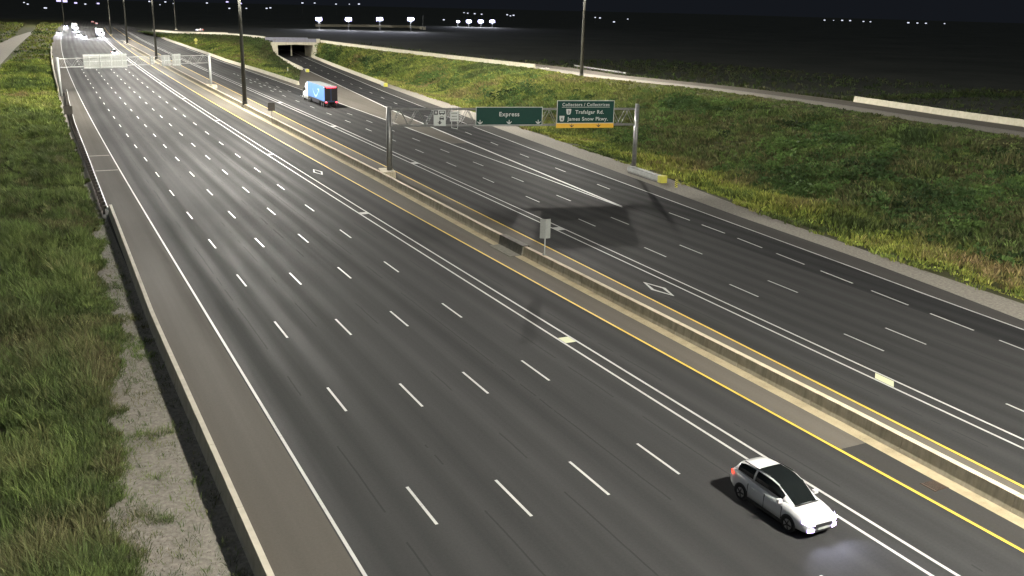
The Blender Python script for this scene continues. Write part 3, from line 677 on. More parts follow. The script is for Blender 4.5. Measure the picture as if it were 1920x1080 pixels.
def cushion(name, x, y, rz, n, label, nose='marker_yellow'):
    root = empty(name, (x, y, 0), rz, label, 'crash cushion')
    for k in range(n):
        b_ = MB().box(-.4, .4, .9+k*1.05, .9+k*1.05+1.0, .12, .82).build('cartridge', M['steel'], root)
        for s in (-1, 1): MB().prism([(.9+k*1.05-.1, .3), (.9+k*1.05+1.05, .3), (.9+k*1.05+1.05, .78), (.9+k*1.05-.1, .78)], 'x', s*(.43+.02*(k % 2)), s*(.455+.02*(k % 2))).build('fender_panel', M['steel_pale'], root)
        MB().box(-.3, .3, .9+k*1.05+.3, .9+k*1.05+.6, .825, .86).build('cap', M['sign_white'], root)
    arc = [(-.45, .9)]+[(.45*math.cos(t), .45-.45*math.sin(t)) for t in np.linspace(math.pi, 2*math.pi, 9)][::1]
    arc = [(-.46, .88), (-.46, .3), (-.38, .1), (-.2, .0), (.2, .0), (.38, .1), (.46, .3), (.46, .88)]
    MB().prism(arc, 'z', .1, .92).build('nose', M[nose], root)
    MB().box(-.35, .35, .5, .9+n*1.05, .0, .1).build('track', M['steel_dark'], root)
    return root
c0, c1 = G(1246, 345), G(1183, 324)
cushion('crash_cushion', c0[0], c0[1], math.atan2(-(c1[0]-c0[0]), c1[1]-c0[1]), 7, 'steel crash cushion with yellow nose before the right gantry post')
c0 = G(577, 136); cushion('crash_cushion', c0[0], c0[1], R(-10), 3, 'small crash cushion with pale yellow nose at the gore barrier end')
c0 = G(722, 163.5); cushion('crash_cushion', c0[0]+.3, c0[1], R(-6), 3, 'small crash cushion with yellow nose at the barrier end by the slope')
hm = empty('hazard_marker', tuple(G(1267, 357)), R(-15), 'black and yellow striped hazard marker beside the crash cushion', 'marker')
MB().box(-.04, .04, 0, .05, -.3, 1.2).build('post', M['steel'], hm)
MB().box(-.16, .16, -.03, 0, .35, 1.3).build('panel', M['marker_yellow'], hm)
for k in range(4):
    z = .38+k*.24; MB().prism([(-.155, z), (.155, z+.2), (.155, z+.3 if z+.3 < 1.29 else 1.29), (-.155, z+.1)], 'y', -.036, -.031).build('stripe', M['black'], hm)
lt = MB(); p = G(1017, 131, ZR*.8)
_lb, _ = right_bank.sample(20000); k = np.argmin((proj(_lb)[0]-1017)**2+(proj(_lb)[1]-131)**2); p = _lb[k]
for k in range(5):
    a = k*.5; lt.add([(-1.3+k*.55, -.3+.2*math.sin(a*3), .45+.1*math.cos(a*4)), (-.8+k*.55, -.35+.2*math.cos(a), .5), (-.75+k*.55, .25, .62+.08*math.sin(a*5)), (-1.25+k*.55, .3, .55)], [(0, 1, 2, 3)])
o = tag(lt.build('plastic_sheet', M['litter']), 'crumpled pale plastic sheet lying on the embankment grass', 'litter'); o.location = p

# ------------------------------------------------------------------ car
def wheel(parent, x, y, r, w, name='wheel'):
    s = 1 if x > 0 else -1
    t = MB().tube((x-w/2, y, r), (x+w/2, y, r), r, r, 20).build(name, M['rubber'], parent)
    mb = MB().tube((x+s*(w/2-.02), y, r), (x+s*(w/2+.012), y, r), r*.66, r*.62, 16)
    mb.build('rim', M['rim'], t)
    sp = MB()
    for k in range(5):
        a = k*2*math.pi/5; sp.bar((x+s*(w/2+.018), y, r), (x+s*(w/2+.018), y+math.cos(a)*r*.6, r+math.sin(a)*r*.6), .03, .06)
    sp.build('spokes', M['plastic'], t)
    return t
def loft_rings(rings):
    mb = MB(); n = len(rings[0]); mb.v = [tuple(p) for r in rings for p in r]
    mb.f = [(i*n+k, i*n+(k+1) % n, (i+1)*n+(k+1) % n, (i+1)*n+k) for i in range(len(rings)-1) for k in range(n)]
    mb.f += [tuple(range(n)), tuple(range(len(rings)*n-1, (len(rings)-1)*n-1, -1))]
    return mb
def make_car(name, label, loc, rz, paintm, lampm, detail=True, group=None):
    """saloon with a fastback tail; local +y is the front"""
    root = empty(name, loc, rz, label, 'car', group)
    st = [(-2.32, .66, .46, .92, .62), (-2.26, .82, .36, 1.05, .78), (-2.0, .905, .27, 1.10, .86), (-1.4, .93, .22, 1.08, .89), (-.6, .935, .20, 1.05, .895), (.3, .935, .20, 1.03, .89),
          (.95, .93, .21, 1.02, .88), (1.4, .92, .23, .985, .86), (1.8, .90, .24, .93, .83), (2.08, .86, .26, .865, .78), (2.25, .78, .29, .79, .70), (2.33, .66, .34, .70, .60)]
    rings = []
    for y, w, z0, z1, wt_ in st:
        zm = z0+(z1-z0)*.55
        half = [(w*.80, z0), (w*.97, z0+.10), (w, zm-.1), (w*.985, zm+.08), (wt_*.98, z1-.06), (wt_*.86, z1), (wt_*.4, z1+.035)]
        rings.append([(x, y, z) for x, z in half]+[(-x, y, z) for x, z in half[::-1]])
    body = loft_rings(rings).build('body', paintm, root, True)
    # greenhouse: belt ring and roof ring
    gs = [(-2.2, 1.05, .70, 1.09, .62), (-1.98, 1.05, .75, 1.44, .58), (-1.6, 1.05, .79, 1.555, .60), (-.85, 1.04, .82, 1.61, .63), (.0, 1.03, .82, 1.60, .63), (.42, 1.02, .81, 1.515, .61), (.88, 1.01, .78, 1.28, .59), (1.34, 1.0, .72, 1.02, .57)]
    rg = []
    for y, zb, wb_, zt_, wt_ in gs:
        half = [(wb_, zb-.05), (wb_*.5+wt_*.5+.03, (zb+zt_)/2), (wt_, zt_-.03), (wt_*.8, zt_), (wt_*.3, zt_+.012)]
        rg.append([(x, y, z) for x, z in half]+[(-x, y, z) for x, z in half[::-1]])
    loft_rings(rg).build('cabin', paintm, root, True)
    # glass panels laid just proud of the cabin
    g = {k: r for k, r in zip([s[0] for s in gs], rg)}
    def top_strip(ys, inset, nm, dz=.012):
        mb = MB(); rows = []
        for y in ys:
            i = [s[0] for s in gs].index(y); r = rg[i]; a = r[2:8]      # top run left to right
            rows.append([(p[0]*inset, p[1], p[2]+dz) for p in a])
        n = len(rows[0]); mb.v = [p for r in rows for p in r]
        mb.f = [(i*n+k, i*n+k+1, (i+1)*n+k+1, (i+1)*n+k) for i in range(len(rows)-1) for k in range(n-1)]
        return mb.build(nm, M['glass'], root, True)
    top_strip([.42, .88, 1.34], .98, 'windshield', .014); top_strip([-.85, .0, .42], .93, 'roof_glass', .013); top_strip([-2.2, -1.98], .86, 'rear_glass', .02)
    for s in (0, 1):
        for ys in ((-1.98, -1.6, -.85), (-.85, .0, .42, .88)):
            mb = MB(); rows = [[], [], []]; e = .014
            for y in ys:
                a, b, c = rg[[q[0] for q in gs].index(y)][:3]; yy = y+(.05 if y == ys[0] else -.05 if y == ys[-1] else 0)
                for k, p in enumerate(((a[0]*.55+b[0]*.45, a[2]*.55+b[2]*.45), (b[0], b[2]), (b[0]*.10+c[0]*.90, b[2]*.10+c[2]*.90))): rows[k].append((p[0]+e, yy, p[1]+.004))
            if s: rows = [[(-x, y, z) for x, y, z in r] for r in rows]
            n = len(rows[0]); mb.v = rows[0]+rows[1]+rows[2]; mb.f = [(j*n+k, j*n+k+1, j*n+n+k+1, j*n+n+k) for j in range(2) for k in range(n-1)]
            mb.build('side_window', M['glass'], root)
        sg = -1 if s else 1
        hl = MB().add([(sg*.44, 2.352, .63), (sg*.72, 2.265, .63), (sg*.865, 2.02, .70), (sg*.82, 2.02, .84), (sg*.64, 2.21, .82), (sg*.44, 2.30, .78)], [(0, 1, 2, 3, 4, 5)]); hl.v = [(x*1.015, y+.035, z+.012) for x, y, z in hl.v]
        hp = hl.build('headlight', lampm, root)
        MB().box(min(sg*.60, sg*.74), max(sg*.60, sg*.74), 2.25, 2.33, .72, .79).build('lamp_core', M['headlamp_core'], hp)
        MB().add([(sg*.46, 2.372, .36), (sg*.76, 2.30, .36), (sg*.76, 2.30, .51), (sg*.46, 2.372, .51)], [(0, 1, 2, 3)]).build('fog_lamp', lampm, root)
        tl = MB().add([(sg*.50, -2.335, .84), (sg*.74, -2.30, .84), (sg*.90, -2.04, .88), (sg*.90, -1.98, 1.0), (sg*.76, -2.27, 1.0), (sg*.50, -2.30, .97)], [(0, 1, 2, 3, 4, 5)])
        tl.v = [(x*1.015, y-.02, z) for x, y, z in tl.v]; tl.build('taillight', M['tail'], root)
        for y in (-1.42, 1.42):
            wheel(root, sg*.845, y, .345, .22)
            ar = MB(); pts = [(y+.42*math.cos(t), .335+.42*math.sin(t)) for t in np.linspace(-.35, math.pi+.35, 14)]
            pin = [(y+.34*math.cos(t), .335+.34*math.sin(t)) for t in np.linspace(math.pi+.35, -.35, 14)]
            k = len(pts); q = pts+pin
            ar.v = [(sg*.942, a, b) for a, b in q]; ar.f = [(i, i+1, 2*k-2-i, 2*k-1-i) for i in range(k-1)]
            ar.build('wheel_arch', M['plastic'], root)
        MB().box(min(sg*.84, sg*1.05), max(sg*.84, sg*1.05), .78, .92, 1.02, 1.16).build('mirror', paintm, root)
        MB().box(min(sg*.905, sg*.95), max(sg*.905, sg*.95), -1.0, 1.0, .20, .32).build('sill_trim', M['plastic'], root)
        for y in (-.75, .25): MB().box(min(sg*.90, sg*.95), max(sg*.90, sg*.95), y-.1, y+.1, .82, .85).build('door_handle', paintm, root)
    MB().add([(-.46, 2.362, .50), (.46, 2.362, .50), (.50, 2.345, .66), (-.50, 2.345, .66)], [(0, 1, 2, 3)]).build('grille', M['plastic'], root)
    MB().add([(-.62, 2.335, .31), (.62, 2.335, .31), (.46, 2.36, .42), (-.46, 2.36, .42)], [(0, 1, 2, 3)]).build('bumper_intake', M['plastic'], root)
    MB().box(-.26, .26, 2.365, 2.38, .43, .52).build('number_plate', M['sign_white'], root)
    MB().box(-.60, .60, 1.33, 1.42, 1.012, 1.03).build('wiper_cowl', M['plastic'], root)
    MB().box(-.74, .74, -2.36, -2.30, .46, .62).build('rear_bumper_trim', M['plastic'], root)
    for sg in (-1, 1):
        for yy in (-1.05, -.05, .98): MB().box(min(sg*.90, sg*.944), max(sg*.90, sg*.944), yy-.008, yy+.008, .36, .92).build('door_seam', M['plastic'], root)
        MB().bar((sg*.52, 1.5, .995), (sg*.50, 2.2, .835), .012, .012).build('hood_seam', M['plastic'], root)
        MB().bar((sg*.60, -1.7, 1.585), (sg*.63, -.1, 1.645), .03, .03).build('roof_rail', M['plastic'], root)
    return root
def beam(parent, x, y, z, power, size=46, pitch=-3.0, col=(.86, .88, 1.0)):
    l = bpy.data.lights.new('headlight_beam', 'SPOT'); l.energy = power; l.color = col; l.spot_size = R(size); l.spot_blend = 1.0; l.shadow_soft_size = .06
    o = bpy.data.objects.new('headlight_beam', l); COL.objects.link(o); o.parent = parent; o.location = (x, y, z); o.rotation_euler = (R(90+pitch), 0, 0); return o
car = make_car('white_car', 'white car with dark glass roof and blazing headlights beside the double line', (26.12, 26.15, .012), math.pi, M['car_white'], M['headlamp'])
for s in (-1, 1): beam(car, s*.62, 2.46, .66, 420, 130, -3, (.72, .74, 1.0))
far = make_car('oncoming_car', 'oncoming car just beyond the far gantry with glaring headlights', (25.8+float(curve(372)), 372, .012), math.pi, M['car_white'], M['headlamp_far'], group='oncoming cars far down the left lanes')
for s in (-1, 1): beam(far, s*.62, 2.46, .66, 26000, 60, -3)
for x, y, lb in ((23.3, 520, 'oncoming car in the middle lanes far down the highway'), (21.5, 545, 'oncoming car beside another, far down the middle lanes'), (12.5, 565, 'oncoming car in the outer lane far down the highway'), (17, 690, 'faintest oncoming car, farthest down the left lanes')):
    c_ = copy_tree(far); c_.location = (x+float(curve(y))*.6, y, .012); c_['label'] = lb
for px, py, lb, rz in ((181, 46, 'receding car with red tail lights far down the right lanes', 0), (174, 43, 'receding car ahead of another with red tail lights near the horizon', 0)):
    c_ = copy_tree(car); q = G(px, py); c_.location = (q[0], q[1], .012); c_.rotation_euler = (0, 0, R(-6)); c_['label'] = lb; c_['group'] = 'receding cars far down the right lanes'; c_.name = 'receding_car'
rc = copy_tree(car); q = G(376, 59.5, 4.2); rc.location = (q[0], q[1]+3, 4.25); rc.rotation_euler = (0, 0, R(20)); rc['label'] = 'small car with red lights driving on the ramp left of the underpass'; rc.name = 'ramp_car'

# ------------------------------------------------------------------ semi-trailer truck
tk = empty('semi_truck', (52.95, 182.2, .012), R(-1.5), 'semi truck with blue trailer and white cab driving away in the right lanes', 'truck')
LT, hw, zb_, ztp = 13.6, 1.28, 1.25, 4.02
MB().box(-hw, hw, .12, LT, zb_, ztp).build('trailer_box', M['trailer_blue'], tk)
MB().box(-hw+.03, hw-.03, .15, LT-.03, ztp+.002, ztp+.03).build('trailer_roof', M['trailer_top'], tk)
for s in (-1, 1):
    MB().box(s*.64-.60, s*.64+.60, .05, .115, zb_+.08, ztp-.14).build('rear_door', M['trailer_dark'], tk)
    MB().box(min(s*(hw-.10), s*(hw-.02)), max(s*(hw-.10), s*(hw-.02)), .02, .11, zb_, ztp).build('door_post', M['trailer_dark'], tk)
    MB().bar((s*.2, .03, zb_+.1), (s*.2, .03, ztp-.2), .04, .04).build('lock_rod', M['steel_dark'], tk)
    MB().box(s*1.0-.16, s*1.0+.16, -.06, .04, 1.02, 1.16).build('taillight', M['tail_soft'], tk)
    MB().box(s*1.02-.05, s*1.02+.05, -.05, -.0, 1.18, 1.24).build('marker_lamp', M['lamp_dim'], tk)
MB().box(-hw, hw, .0, .118, ztp-.14, ztp-.002).build('header', M['trailer_dark'], tk)
for k in range(7): MB().box(-.95+k*.28, -.71+k*.28, -.07, -.002, ztp-.16, ztp+.02).build('clearance_lamp', M['tail_soft'], tk)
MB().box(-hw-.05, -hw-.002, .14, .3, ztp-.16, ztp-.06).build('marker_lamp', M['lamp_dim'], tk)
MB().box(-1.1, 1.1, -.05, .1, .5, .62).box(-.8, -.7, 0, .08, .62, 1.2).box(.7, .8, 0, .08, .62, 1.2).build('underride_guard', M['steel_dark'], tk)
MB().box(-hw+.05, hw-.05, .1, LT, 1.02, zb_-.003).build('chassis', M['plastic'], tk)
for s in (-1, 1):
    MB().box(min(s*(hw-.05), s*(hw-.09)), max(s*(hw-.05), s*(hw-.09)), 4.6, LT-3.2, .45, 1.02).build('side_skirt', M['trailer_dark'], tk)
    for y in (1.5, 2.8):
        for x in (1.06, .74): wheel(tk, s*x, y, .50, .28)
    for y in (LT-1.6, LT-.3): wheel(tk, s*1.06, y, .50, .5)
    wheel(tk, s*1.02, LT+4.3, .50, .30)
    MB().bar((s*.8, 10.6, .15), (s*.8, 10.6, 1.1), .14, .14).build('landing_leg', M['steel_dark'], tk)
    MB().tube((s*.98, LT+1.3, .72), (s*.98, LT+2.7, .72), .32, n=14).build('fuel_tank', M['rim'], tk)
sw = []
for t in np.linspace(0, 1, 15): sw.append((9.3-4.6*t, 3.05-1.15*math.sin(math.pi*min(1, t*1.02))**.8-.0*t))
top_ = [(y, z+.0+.0) for y, z in sw]; bot_ = [(y, z-.10-.26*math.sin(math.pi*k/14)) for k, (y, z) in enumerate(sw)]
mb = MB(); n = len(sw); mb.v = [(-hw-.006, y, z) for y, z in top_+bot_]; mb.f = [(k, k+1, n+k+1, n+k) for k in range(n-1)]
mb.add([(-hw-.006, 5.6, 3.25), (-hw-.006, 4.1, 3.35), (-hw-.006, 4.35, 2.45), (-hw-.006, 4.6, 2.9)], [(0, 1, 2, 3)])
mb.build('curved_arrow_logo', M['swoosh'], tk)
MB().box(-.5, .5, LT-2.0, LT+4.9, .75, .98).build('tractor_frame', M['plastic'], tk)
cb = MB().prism([(LT+.5, 1.05), (LT+3.2, 1.05), (LT+3.25, 2.1), (LT+2.95, 2.75), (LT+1.9, 3.65), (LT+.9, 3.95), (LT+.5, 3.95)], 'x', -1.2, 1.2).build('sleeper_cab', M['cab_white'], tk); bevel(cb, .12, 3)
hd = MB().prism([(LT+3.2, .55), (LT+5.15, .55), (LT+5.3, 1.0), (LT+5.15, 1.55), (LT+3.26, 1.98), (LT+3.2, 1.9)], 'x', -1.08, 1.08).build('hood', M['cab_white'], tk); bevel(hd, .14, 3)
bevel(MB().box(-1.18, 1.18, LT+5.0, LT+5.35, .42, .8).build('bumper', M['cab_white'], tk), .06)
MB().add([(-1.0, LT+3.275, 2.14), (1.0, LT+3.275, 2.14), (.95, LT+2.985, 2.74), (-.95, LT+2.985, 2.74)], [(0, 1, 2, 3)]).build('windshield', M['glass'], tk)
for s in (-1, 1):
    MB().add([(s*1.207, LT+2.2, 2.05), (s*1.207, LT+3.1, 2.05), (s*1.207, LT+2.9, 2.65), (s*1.207, LT+2.2, 2.65)], [(0, 1, 2, 3)]).build('side_window', M['glass'], tk)
    MB().box(min(s*1.25, s*1.5), max(s*1.25, s*1.5), LT+3.0, LT+3.12, 1.9, 2.5).build('mirror', M['plastic'], tk)
    MB().box(min(s*1.05, s*1.21), max(s*1.05, s*1.21), LT+.2, LT+3.6, .45, 1.03).build('side_fairing', M['cab_white'], tk)
    MB().box(min(s*.6, s*1.0), max(s*.6, s*1.0), LT+5.22, LT+5.33, .95, 1.2).build('headlight', M['headlamp'], tk)
    MB().tube((s*1.1, LT+.35, 1.0), (s*1.1, LT+.35, 3.6), .09, n=8).build('exhaust_stack', M['rim'], tk)
for s in (-1, 1): beam(tk, s*.8, LT+5.5, 1.1, 3000, 50, -5)

for x, y, lb in ((26.6, 548, 'oncoming truck with glaring lamps beside the median far down the left lanes'), (15.0, 640, 'oncoming truck in the outer lanes far down the highway')):
    c_ = copy_tree(tk); c_.location = (x+float(curve(y)), y, .012); c_.rotation_euler = (0, 0, math.pi); c_.name = 'oncoming_truck'; c_['label'] = lb; c_['group'] = 'oncoming trucks far down the left lanes'
    for ch in c_.children:
        if ch.name.startswith('headlight') and ch.type == 'MESH': ch.material_slots[0].link = 'OBJECT'; ch.material_slots[0].material = M['headlamp_far']; ch.scale = (1.25, 1.0, 1.8)
        if ch.type == 'LIGHT': ch.data = ch.data.copy(); ch.data.energy = 40000
        if ch.name.startswith('trailer_box'): ch.material_slots[0].link = 'OBJECT'; ch.material_slots[0].material = M['cab_white']
        if ch.name.startswith('curved_arrow'): bpy.data.objects.remove(ch)
# ------------------------------------------------------------------ distant yard and lamp posts
def lamp_post(x, y, hgt, size, mat, label, group, light=0):
    root = empty('lamp_post', (x, y, GZ), math.atan2(x, y)*-1, label, 'lamp post', group)
    MB().tube((0, 0, 0), (0, 0, hgt), .16, .10, 6).build('pole', M['steel'], root)
    MB().box(-size*.5, size*.5, -.12, .5, hgt-size*.15, hgt+size*.35).build('lamp_head', M['steel_dark'], root)
    MB().box(-size*.46, size*.46, -.2, -.125, hgt-size*.13, hgt+size*.33).build('lamp_lens', mat, root)
    if light:
        l = bpy.data.lights.new('lamp_light', 'POINT'); l.energy = light; l.color = (.8, .82, 1); l.shadow_soft_size = .8
        o = bpy.data.objects.new('lamp_light', l); COL.objects.link(o); o.parent = root; o.location = (0, -1.5, hgt)
    return root
def far_pt(px, py, d):
    """a point seen at a pixel, d metres ahead"""
    q = FWD+(px-960)/F*RGT-(py-540)/F*UPV; P = np.array([0, 0, H])+q*d; return P
def lamp_at(px, py, d, size, mat, label, group, light=0):
    P = far_pt(px, py, d); return lamp_post(P[0], P[1], max(1.5, P[2]-GZ), size, mat, label, group, light)
for px, nm in ((598, 'leftmost'), (653.5, 'second from left'), (712, 'third from left'), (770, 'rightmost')):
    lamp_at(px, 37, 760, 5.2, M['lamp'], 'glaring blue white yard floodlight, %s of the widely spaced four' % nm, 'yard floodlights beyond the ramp', 30000)
for px, nm in ((859, 'leftmost'), (879, 'second from left'), (901.5, 'third from left'), (923, 'rightmost')):
    lamp_at(px, 41, 980, 3.2 if px == 859 else 5.4, M['lamp'], 'glaring blue white floodlight, %s of the closely spaced four' % nm, 'second cluster of floodlights', 20000)
ORD = ['first', 'second', 'third', 'fourth', 'fifth', 'sixth', 'seventh', 'eighth', 'ninth', 'tenth', 'eleventh', 'twelfth']
for where, pts in (('row above the closely spaced floodlights', ((870, 24, 2.0), (877, 25, 2.4), (890, 26, 2.8), (903, 27, 2.6))),
        ('cluster right of the closely spaced floodlights', ((951, 28, 2.8), (957, 30, 2.4), (963, 29, 3.0))),
        ('scatter right of the embankment mast', ((1116, 33, 2.4), (1125, 34, 3.0), (1151, 45, 3.2), (1177, 36, 2.2))),
        ('left half of the faint row at far right', ((1546, 38, 2.6), (1563, 38.5, 1.6), (1579, 38.5, 3.0), (1594, 39, 3.0), (1619, 40.5, 2.6), (1632, 41, 2.4))),
        ('right half of the faint row at far right', ((1703, 43, 3.4), (1720, 43.5, 2.8), (1736, 44, 2.8), (1771, 44.5, 2.2))),
        ('row above the widely spaced floodlights', ((567, 6, 3.2), (590, 6, 2.6), (630, 8, 2.6), (655, 8, 1.8), (673, 8, 3.2))),
        ('cluster behind the nearest median mast', ((388, 6, 3), (426, 4, 4), (430, 16, 3), (451, 7, 4), (462, 16, 2.6), (500, 16, 3), (507, 15, 3))),
        ('cluster above the ramp end', ((280, 3, 3), (300, 9, 2), (310, 4, 3), (325, 7, 2))),
        ('glow at the far end of the highway', ((45, 5, 2.5), (52, 8, 3), (85, 22, 3.5), (88, 30, 3), (110, 2, 7), (122, 3, 7), (142, 6, 4.5), (160, 8, 3), (184, 7, 4)))):
    for k, (px, py, sz) in enumerate(pts):
        lamp_at(px, py, 1500, sz, M['lamp_dim'] if sz < 3.9 else M['lamp'], 'tiny distant lamp, %s in the %s' % (ORD[k], where), 'distant lamps: '+where)
lamp_at(832, 40, 1300, 2.6, M['lamp_dim'], 'single dim lamp between the two floodlight groups', 'scattered distant lamps near the horizon')
yd = empty('yard_wall', (0, 0, 0), 0, 'pale low lit wall of the distant yard below the four floodlights', 'wall')
yp_ = [(592, 50), (640, 50.2), (690, 50.5), (735, 51.5), (766, 51.5), (797, 55)]
yq = [G(*p, GZ) for p in yp_]
for a, b in zip(yq[:-1], yq[1:]): MB().bar(a+np.array([0, 0, 1.0]), b+np.array([0, 0, 1.0]), .4, 2.0).build('wall_panel', M['concrete_pale'], yd)
hut = empty('yard_hut', tuple(G(793, 55.5, GZ)), R(-30), 'small pale hut with a slim pole at the right end of the yard wall', 'hut')
MB().box(-2.5, 2.5, -1.5, 1.5, 0, 2.4).build('wall', M['concrete_pale'], hut); MB().box(-2.8, 2.8, -1.8, 1.8, 2.41, 2.6).build('roof', M['steel_pale'], hut)
MB().box(-.5, .5, -1.56, -1.505, 0, 1.9).build('door', M['steel_dark'], hut); MB().tube((0, 0, 2.6), (0, 0, 12), .15, n=6).build('pole', M['steel_pale'], hut)

# ------------------------------------------------------------------ grass, weeds and shrubs (stuff)
def tints(xy, n, pal, seed, s1=7.0, s2=1.6, jit=0.28):
    a = vnoise(xy[:, 0], xy[:, 1], s1, seed)*.62+vnoise(xy[:, 0], xy[:, 1], s2, seed+1)*.38+RNG.normal(0, .07, n)
    a = np.clip((a-.5)*1.5+.5, 0, .999); k = a*(len(pal)-1); i = k.astype(int); f = (k-i)[:, None]
    pal = np.array(pal); c = pal[i]*(1-f)+pal[i+1]*f
    return c*(1+RNG.normal(0, jit, (n, 1))).clip(.45, 1.8)
def blades(name, base, hgt, wid, lean, col, spread, per, label, cat, mat=None, wind=None):
    """tufts of single-triangle blades; one mesh"""
    n = len(base); tot = n*per
    b = np.repeat(base, per, 0); h = np.repeat(hgt, per)*RNG.uniform(.55, 1.1, tot); c = np.repeat(col, per, 0)*RNG.uniform(.75, 1.25, (tot, 1))
    a = RNG.uniform(0, 2*np.pi, tot); rr = np.repeat(spread, per)*np.sqrt(RNG.random(tot))
    b = b+np.stack([np.cos(a)*rr, np.sin(a)*rr, np.zeros(tot)], 1)
    ln = np.repeat(lean, per)*RNG.uniform(.3, 1.3, tot)
    tip = b+np.stack([np.cos(a)*ln*h, np.sin(a)*ln*h, h*np.sqrt(np.clip(1-(ln*.6)**2, .2, 1))], 1)
    if wind is not None: tip[:, :2] += h[:, None]*wind
    t = RNG.uniform(0, np.pi, tot); w = np.repeat(wid, per)*RNG.uniform(.7, 1.3, tot)
    s = np.stack([np.cos(t)*w/2, np.sin(t)*w/2, np.zeros(tot)], 1)
    mid_ = b*.5+tip*.5; mid_[:, 2] += h*.12
    V = np.stack([b-s*.7-np.array([0, 0, .06]), b+s*.7-np.array([0, 0, .06]), mid_+s, mid_-s, tip], 1).reshape(-1, 3)
    k = np.arange(tot)*5
    Fq = np.stack([k, k+1, k+2, k+3], 1); Ft = np.stack([k+3, k+2, k+4], 1)
    me = bpy.data.meshes.new(name); me.vertices.add(len(V)); me.vertices.foreach_set('co', V.astype(np.float32).ravel())
    loops = np.concatenate([np.concatenate([Fq, Ft], 1).ravel()]).astype(np.int32)
    me.loops.add(len(loops)); me.loops.foreach_set('vertex_index', loops)
    st = np.stack([np.arange(tot)*7, np.arange(tot)*7+4], 1).ravel().astype(np.int32)
    me.polygons.add(2*tot); me.polygons.foreach_set('loop_start', st)
    me.update(calc_edges=True)
    at = me.attributes.new('tint', 'FLOAT_COLOR', 'POINT')
    cc = np.repeat(np.concatenate([c, np.ones((tot, 1))], 1), 5, 0)
    at.data.foreach_set('color', cc.astype(np.float32).ravel())
    me.materials.append(mat or M['leaf'])
    o = bpy.data.objects.new(name, me); COL.objects.link(o)
    return tag(o, label, cat, kind='stuff')
def visible(P, m=120):
    x, y, z = proj(P); return (x > -m) & (x < 1920+m) & (y > -60) & (y < 1080+m) & (z > 0)
GREEN = [(.074, .070, .034), (.060, .068, .026), (.040, .052, .020), (.056, .080, .024), (.080, .100, .032), (.052, .070, .024), (.092, .096, .038)]
LUSH = [(.030, .044, .013), (.050, .072, .018), (.090, .120, .022), (.130, .150, .030), (.100, .105, .030), (.120, .095, .042)]
DARKG = [(.022, .036, .012), (.034, .054, .016), (.050, .078, .020), (.042, .056, .019), (.062, .062, .026), (.034, .054, .016), (.060, .080, .022)]
# left verge
gl_edge = interp([(0, .8), (28, 1.0), (40, 1.7), (50, 2.5), (60, 3.2), (75, 3.6), (100, 4.7), (200, 5.8), (330, 8.4), (450, 12.0), (600, 18.6), (900, 38)])
def edge_wob(x, y): return np.minimum(gl_edge(y)+1.1*(vnoise(y, 0*y, 3.4, 91)-.5)+.7*(vnoise(y, 0*y, 1.0, 92)-.5), 5.4+curve(y))
ribbon('left_verge', lambda y: -60-y*.15, lambda y: edge_wob(0, y)-.25, 0, 900, M['soil'], 0.0, None, .8, 6, 'structure')
def left_pts(n, y1, pw, wx):
    y = 12+(y1-12)*RNG.random(n)**pw; x = edge_wob(0, y)-RNG.random(n)**1.15*(15+y*wx)
    P = np.stack([x, y, np.full(n, -.03)], 1)
    P[:, 2] += .55*(vnoise(x*1.8, y, 7, 5)-.35)*np.clip((gl_edge(y)-x)/3, 0, 1)
    k = visible(P) & ~((y > 286) & (x < interp([(286, -5), (420, .5), (530, 5.5), (900, 20)])(y)) & (x > interp([(286, -17), (420, -10), (530, -2), (900, 10)])(y))) & ~((y > 120) & (x > 5.2+curve(y)))
    return P[k]
def left_cols(P):
    Q = P.copy(); Q[:, 0] *= 2.0                                     # clumps drawn out along the verge
    c = tints(Q, len(P), GREEN, 21, 9.0, 2.6, .22); f = np.clip((P[:, 1]-110)/110, 0, 1)[:, None]
    return c*(1-f)+tints(P, len(P), LUSH, 23, 14, 4, .2)*f*.8
P = left_pts(60000, 330, 2.2, .12); d = np.linalg.norm(P-np.array([0, 0, H]), axis=1)
blades('low_grass', P, RNG.uniform(.25, .55, len(P)), .012+d*.0008, np.full(len(P), .6), left_cols(P)*1.6, np.full(len(P), .14), 5, 'low dense grass between the taller bunches beside the outer shoulder', 'grass')
P = left_pts(30000, 330, 2.0, .12); d = np.linalg.norm(P-np.array([0, 0, H]), axis=1)
dens = vnoise(P[:, 0]*1.7, P[:, 1], 4.5, 8); k = RNG.random(len(P)) < .25+1.0*dens; P, d, dens = P[k], d[k], dens[k]
hh = (.55+.95*dens*RNG.uniform(.6, 1.2, len(P)))*np.clip(.45+(gl_edge(P[:, 1])-P[:, 0])/2.5, .35, 1)
blades('tall_grass', P, hh, 0.006+d*.00042, np.full(len(P), .62), left_cols(P)*RNG.uniform(1.2, 2.9, (len(P), 1)), np.full(len(P), .16), 20, 'tall arching bunches of rough green grass beside the outer shoulder', 'grass', wind=np.array([-.20, .10]))
P = left_pts(9000, 800, 1.0, .18); P = P[P[:, 1] > 290]
blades('far_grass', P, RNG.uniform(.5, 1.0, len(P)), np.full(len(P), .5), np.full(len(P), .6), tints(P, len(P), LUSH, 25, 20, 5), np.full(len(P), .8), 4, 'distant grass beside the gravel track', 'grass')
